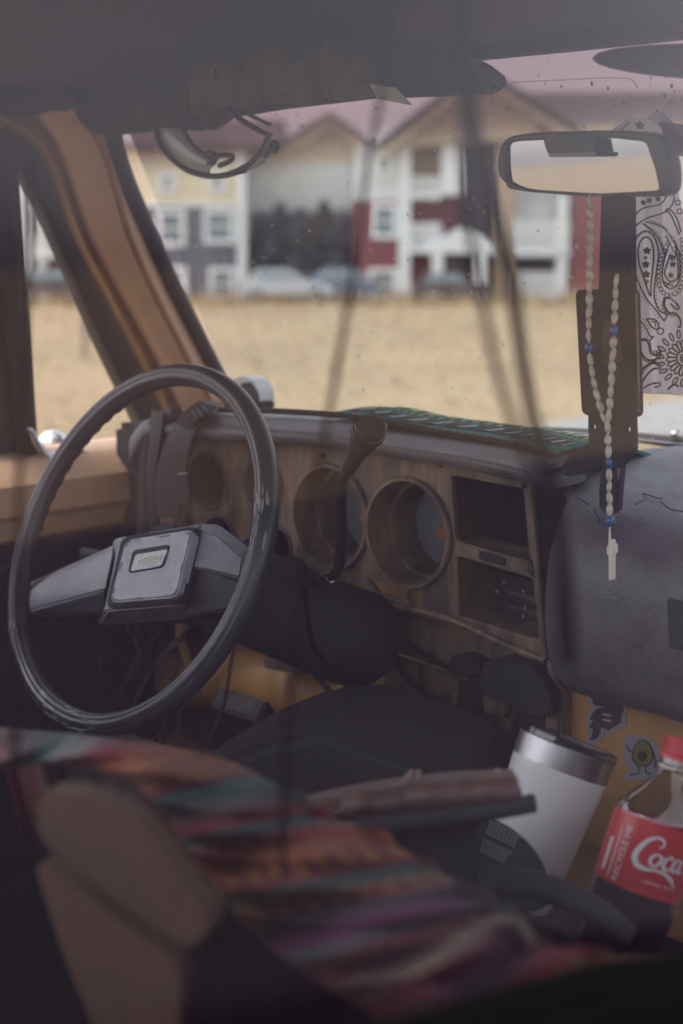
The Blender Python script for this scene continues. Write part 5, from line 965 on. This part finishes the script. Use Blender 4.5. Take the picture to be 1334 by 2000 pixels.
cols = {k_: tuple(.52*q for q in v_) for k_, v_ in dict(r=(.26, .018, .025), d=(.12, .012, .02), o=(.40, .13, .03), y=(.46, .24, .05), t=(.03, .15, .14), w=(.34, .36, .36), p=(.20, .025, .13), g=(.06, .09, .10), k=(.30, .10, .12), c=(.40, .34, .25), n=(.05, .035, .06)).items()}
seq = [(0, 'r'), (.05, 'k'), (.085, 'r'), (.115, 't'), (.14, 'w'), (.165, 'r'), (.185, 'd'), (.20, 'o'), (.235, 'y'), (.25, 'd'), (.262, 't'), (.275, 'w'), (.305, 'w'), (.325, 'd'), (.345, 'r'), (.36, 't'), (.375, 'g'), (.395, 'r'), (.43, 'r'), (.452, 'o'), (.47, 'y'), (.48, 'r'), (.50, 't'), (.52, 't'), (.535, 'o'), (.55, 'g'), (.565, 'n'), (.58, 'p'), (.60, 'p'), (.615, 't'), (.63, 'd'), (.65, 'k'), (.665, 'd'), (.69, 'c'), (.715, 'c'), (.73, 'd'), (.78, 'n'), (.83, 'r'), (.87, 'c'), (.90, 'o'), (.95, 'd'), (1.0, 'n')]
# the ramp holds 32 stops: keep the most telling ones
seq = [s_ for k, s_ in enumerate(seq) if k not in (2, 12, 6, 18, 23, 27, 34, 38, 41, 11)][:32]
while len(e.elements) < len(seq): e.elements.new(.5)
for el, (p_, c_) in zip(e.elements, seq): el.position = p_; el.color = (*cols[c_], 1)
wv = n.new('ShaderNodeTexWave'); wv.inputs['Scale'].default_value = 1.0; mpn = n.new('ShaderNodeMath'); mpn.operation = 'SINE'; ml = n.new('ShaderNodeMath'); ml.operation = 'MULTIPLY'; ml.inputs[1].default_value = 48; l.new(sp.outputs[1], ml.inputs[0]); l.new(ml.outputs[0], mpn.inputs[0])
# dotted bands: dark beads of weave along certain stripes
bnd = None
for cx, wd_ in ((.225, .016), (.462, .014), (.537, .012), (.652, .020)):
    cmp = n.new('ShaderNodeMath'); cmp.operation = 'COMPARE'; cmp.inputs[1].default_value = cx; cmp.inputs[2].default_value = wd_; l.new(sp.outputs[0], cmp.inputs[0])
    if bnd is None: bnd = cmp
    else:
        ad = n.new('ShaderNodeMath'); ad.operation = 'MAXIMUM'; l.new(bnd.outputs[0], ad.inputs[0]); l.new(cmp.outputs[0], ad.inputs[1]); bnd = ad
gt_ = n.new('ShaderNodeMath'); gt_.operation = 'GREATER_THAN'; gt_.inputs[1].default_value = .1; l.new(mpn.outputs[0], gt_.inputs[0]); mu = n.new('ShaderNodeMath'); mu.operation = 'MULTIPLY'; l.new(gt_.outputs[0], mu.inputs[0]); l.new(bnd.outputs[0], mu.inputs[1])
mxb = n.new('ShaderNodeMix'); mxb.data_type = 'RGBA'; l.new(mu.outputs[0], mxb.inputs[0]); l.new(cr_.outputs[0], mxb.inputs[6]); mxb.inputs[7].default_value = (.10, .014, .022, 1); l.new(mxb.outputs[2], pb.inputs['Base Color'])
def mth(op, a, b=None):
    q = n.new('ShaderNodeMath'); q.operation = op
    for i_, v_ in enumerate((a, b)):
        if v_ is None: continue
        if isinstance(v_, (int, float)): q.inputs[i_].default_value = v_
        else: l.new(v_, q.inputs[i_])
    return q.outputs[0]
bn2 = None
for cx, wd_ in ((.055, .008), (.385, .008), (.515, .006), (.71, .010), (.85, .012)):
    q = n.new('ShaderNodeMath'); q.operation = 'COMPARE'; q.inputs[1].default_value = cx; q.inputs[2].default_value = wd_; l.new(sp.outputs[0], q.inputs[0]); bn2 = q.outputs[0] if bn2 is None else mth('MAXIMUM', bn2, q.outputs[0])
dots = mth('GREATER_THAN', mth('SINE', mth('ADD', mth('MULTIPLY', sp.outputs[1], 60), mth('MULTIPLY', sp.outputs[0], 300))), .25); fac2 = mth('MULTIPLY', bn2, dots)
m2 = n.new('ShaderNodeMix'); m2.data_type = 'RGBA'; l.new(mth('MULTIPLY', fac2, .5), m2.inputs[0]); l.new(mxb.outputs[2], m2.inputs[6]); m2.inputs[7].default_value = (.26, .21, .16, 1)
rows = mth('GREATER_THAN', mth('SINE', mth('MULTIPLY', sp.outputs[0], 330)), .35); m3 = n.new('ShaderNodeMix'); m3.data_type = 'RGBA'; l.new(mth('MULTIPLY', rows, .35), m3.inputs[0]); l.new(m2.outputs[2], m3.inputs[6]); m3.inputs[7].default_value = (.085, .012, .018, 1)
l.new(m3.outputs[2], pb.inputs['Base Color'])
ob.data.materials[0] = bm_
# --- cords hanging inside the door glass, far out of focus
def cord(pts, r, d, label):
    dd = np.broadcast_to(np.asarray(d, float), (len(pts),)); P = cr([PD(px, py, q) for (px, py), q in zip(pts, dd)], 8)
    MB().tube(P, r, 8).build('hanging_cord', 'sill', label=label, cat='cord', group='cords hanging inside the door glass')
cord([(840, -500), (890, -100), (915, 120), (935, 300), (968, 430), (1000, 560), (1020, 700), (1042, 820), (1075, 950), (1105, 1100), (1115, 1300)], .0027, .56, 'thick blurred dark cord crossing the windscreen left of the mirror')
cord([(835, -500), (880, -100), (900, 120), (905, 300), (915, 430), (938, 560), (965, 700), (1000, 820), (1040, 930), (1078, 1100), (1100, 1300)], .0017, .54, 'thinner blurred cord hanging beside the thick one left of the mirror')
cord([(790, -500), (760, 0), (745, 180), (722, 300), (705, 420), (684, 570), (658, 720), (635, 850), (600, 1050), (568, 1350), (556, 1550), (552, 1720)], .0015, .62, 'thin blurred cord slanting across the middle of the windscreen')
cord([(60, 300), (48, 700), (36, 1000), (32, 1250), (28, 1500)], .0016, .62, 'thin blurred cord at the left in front of the driver door')
bpy.context.view_layer.update()
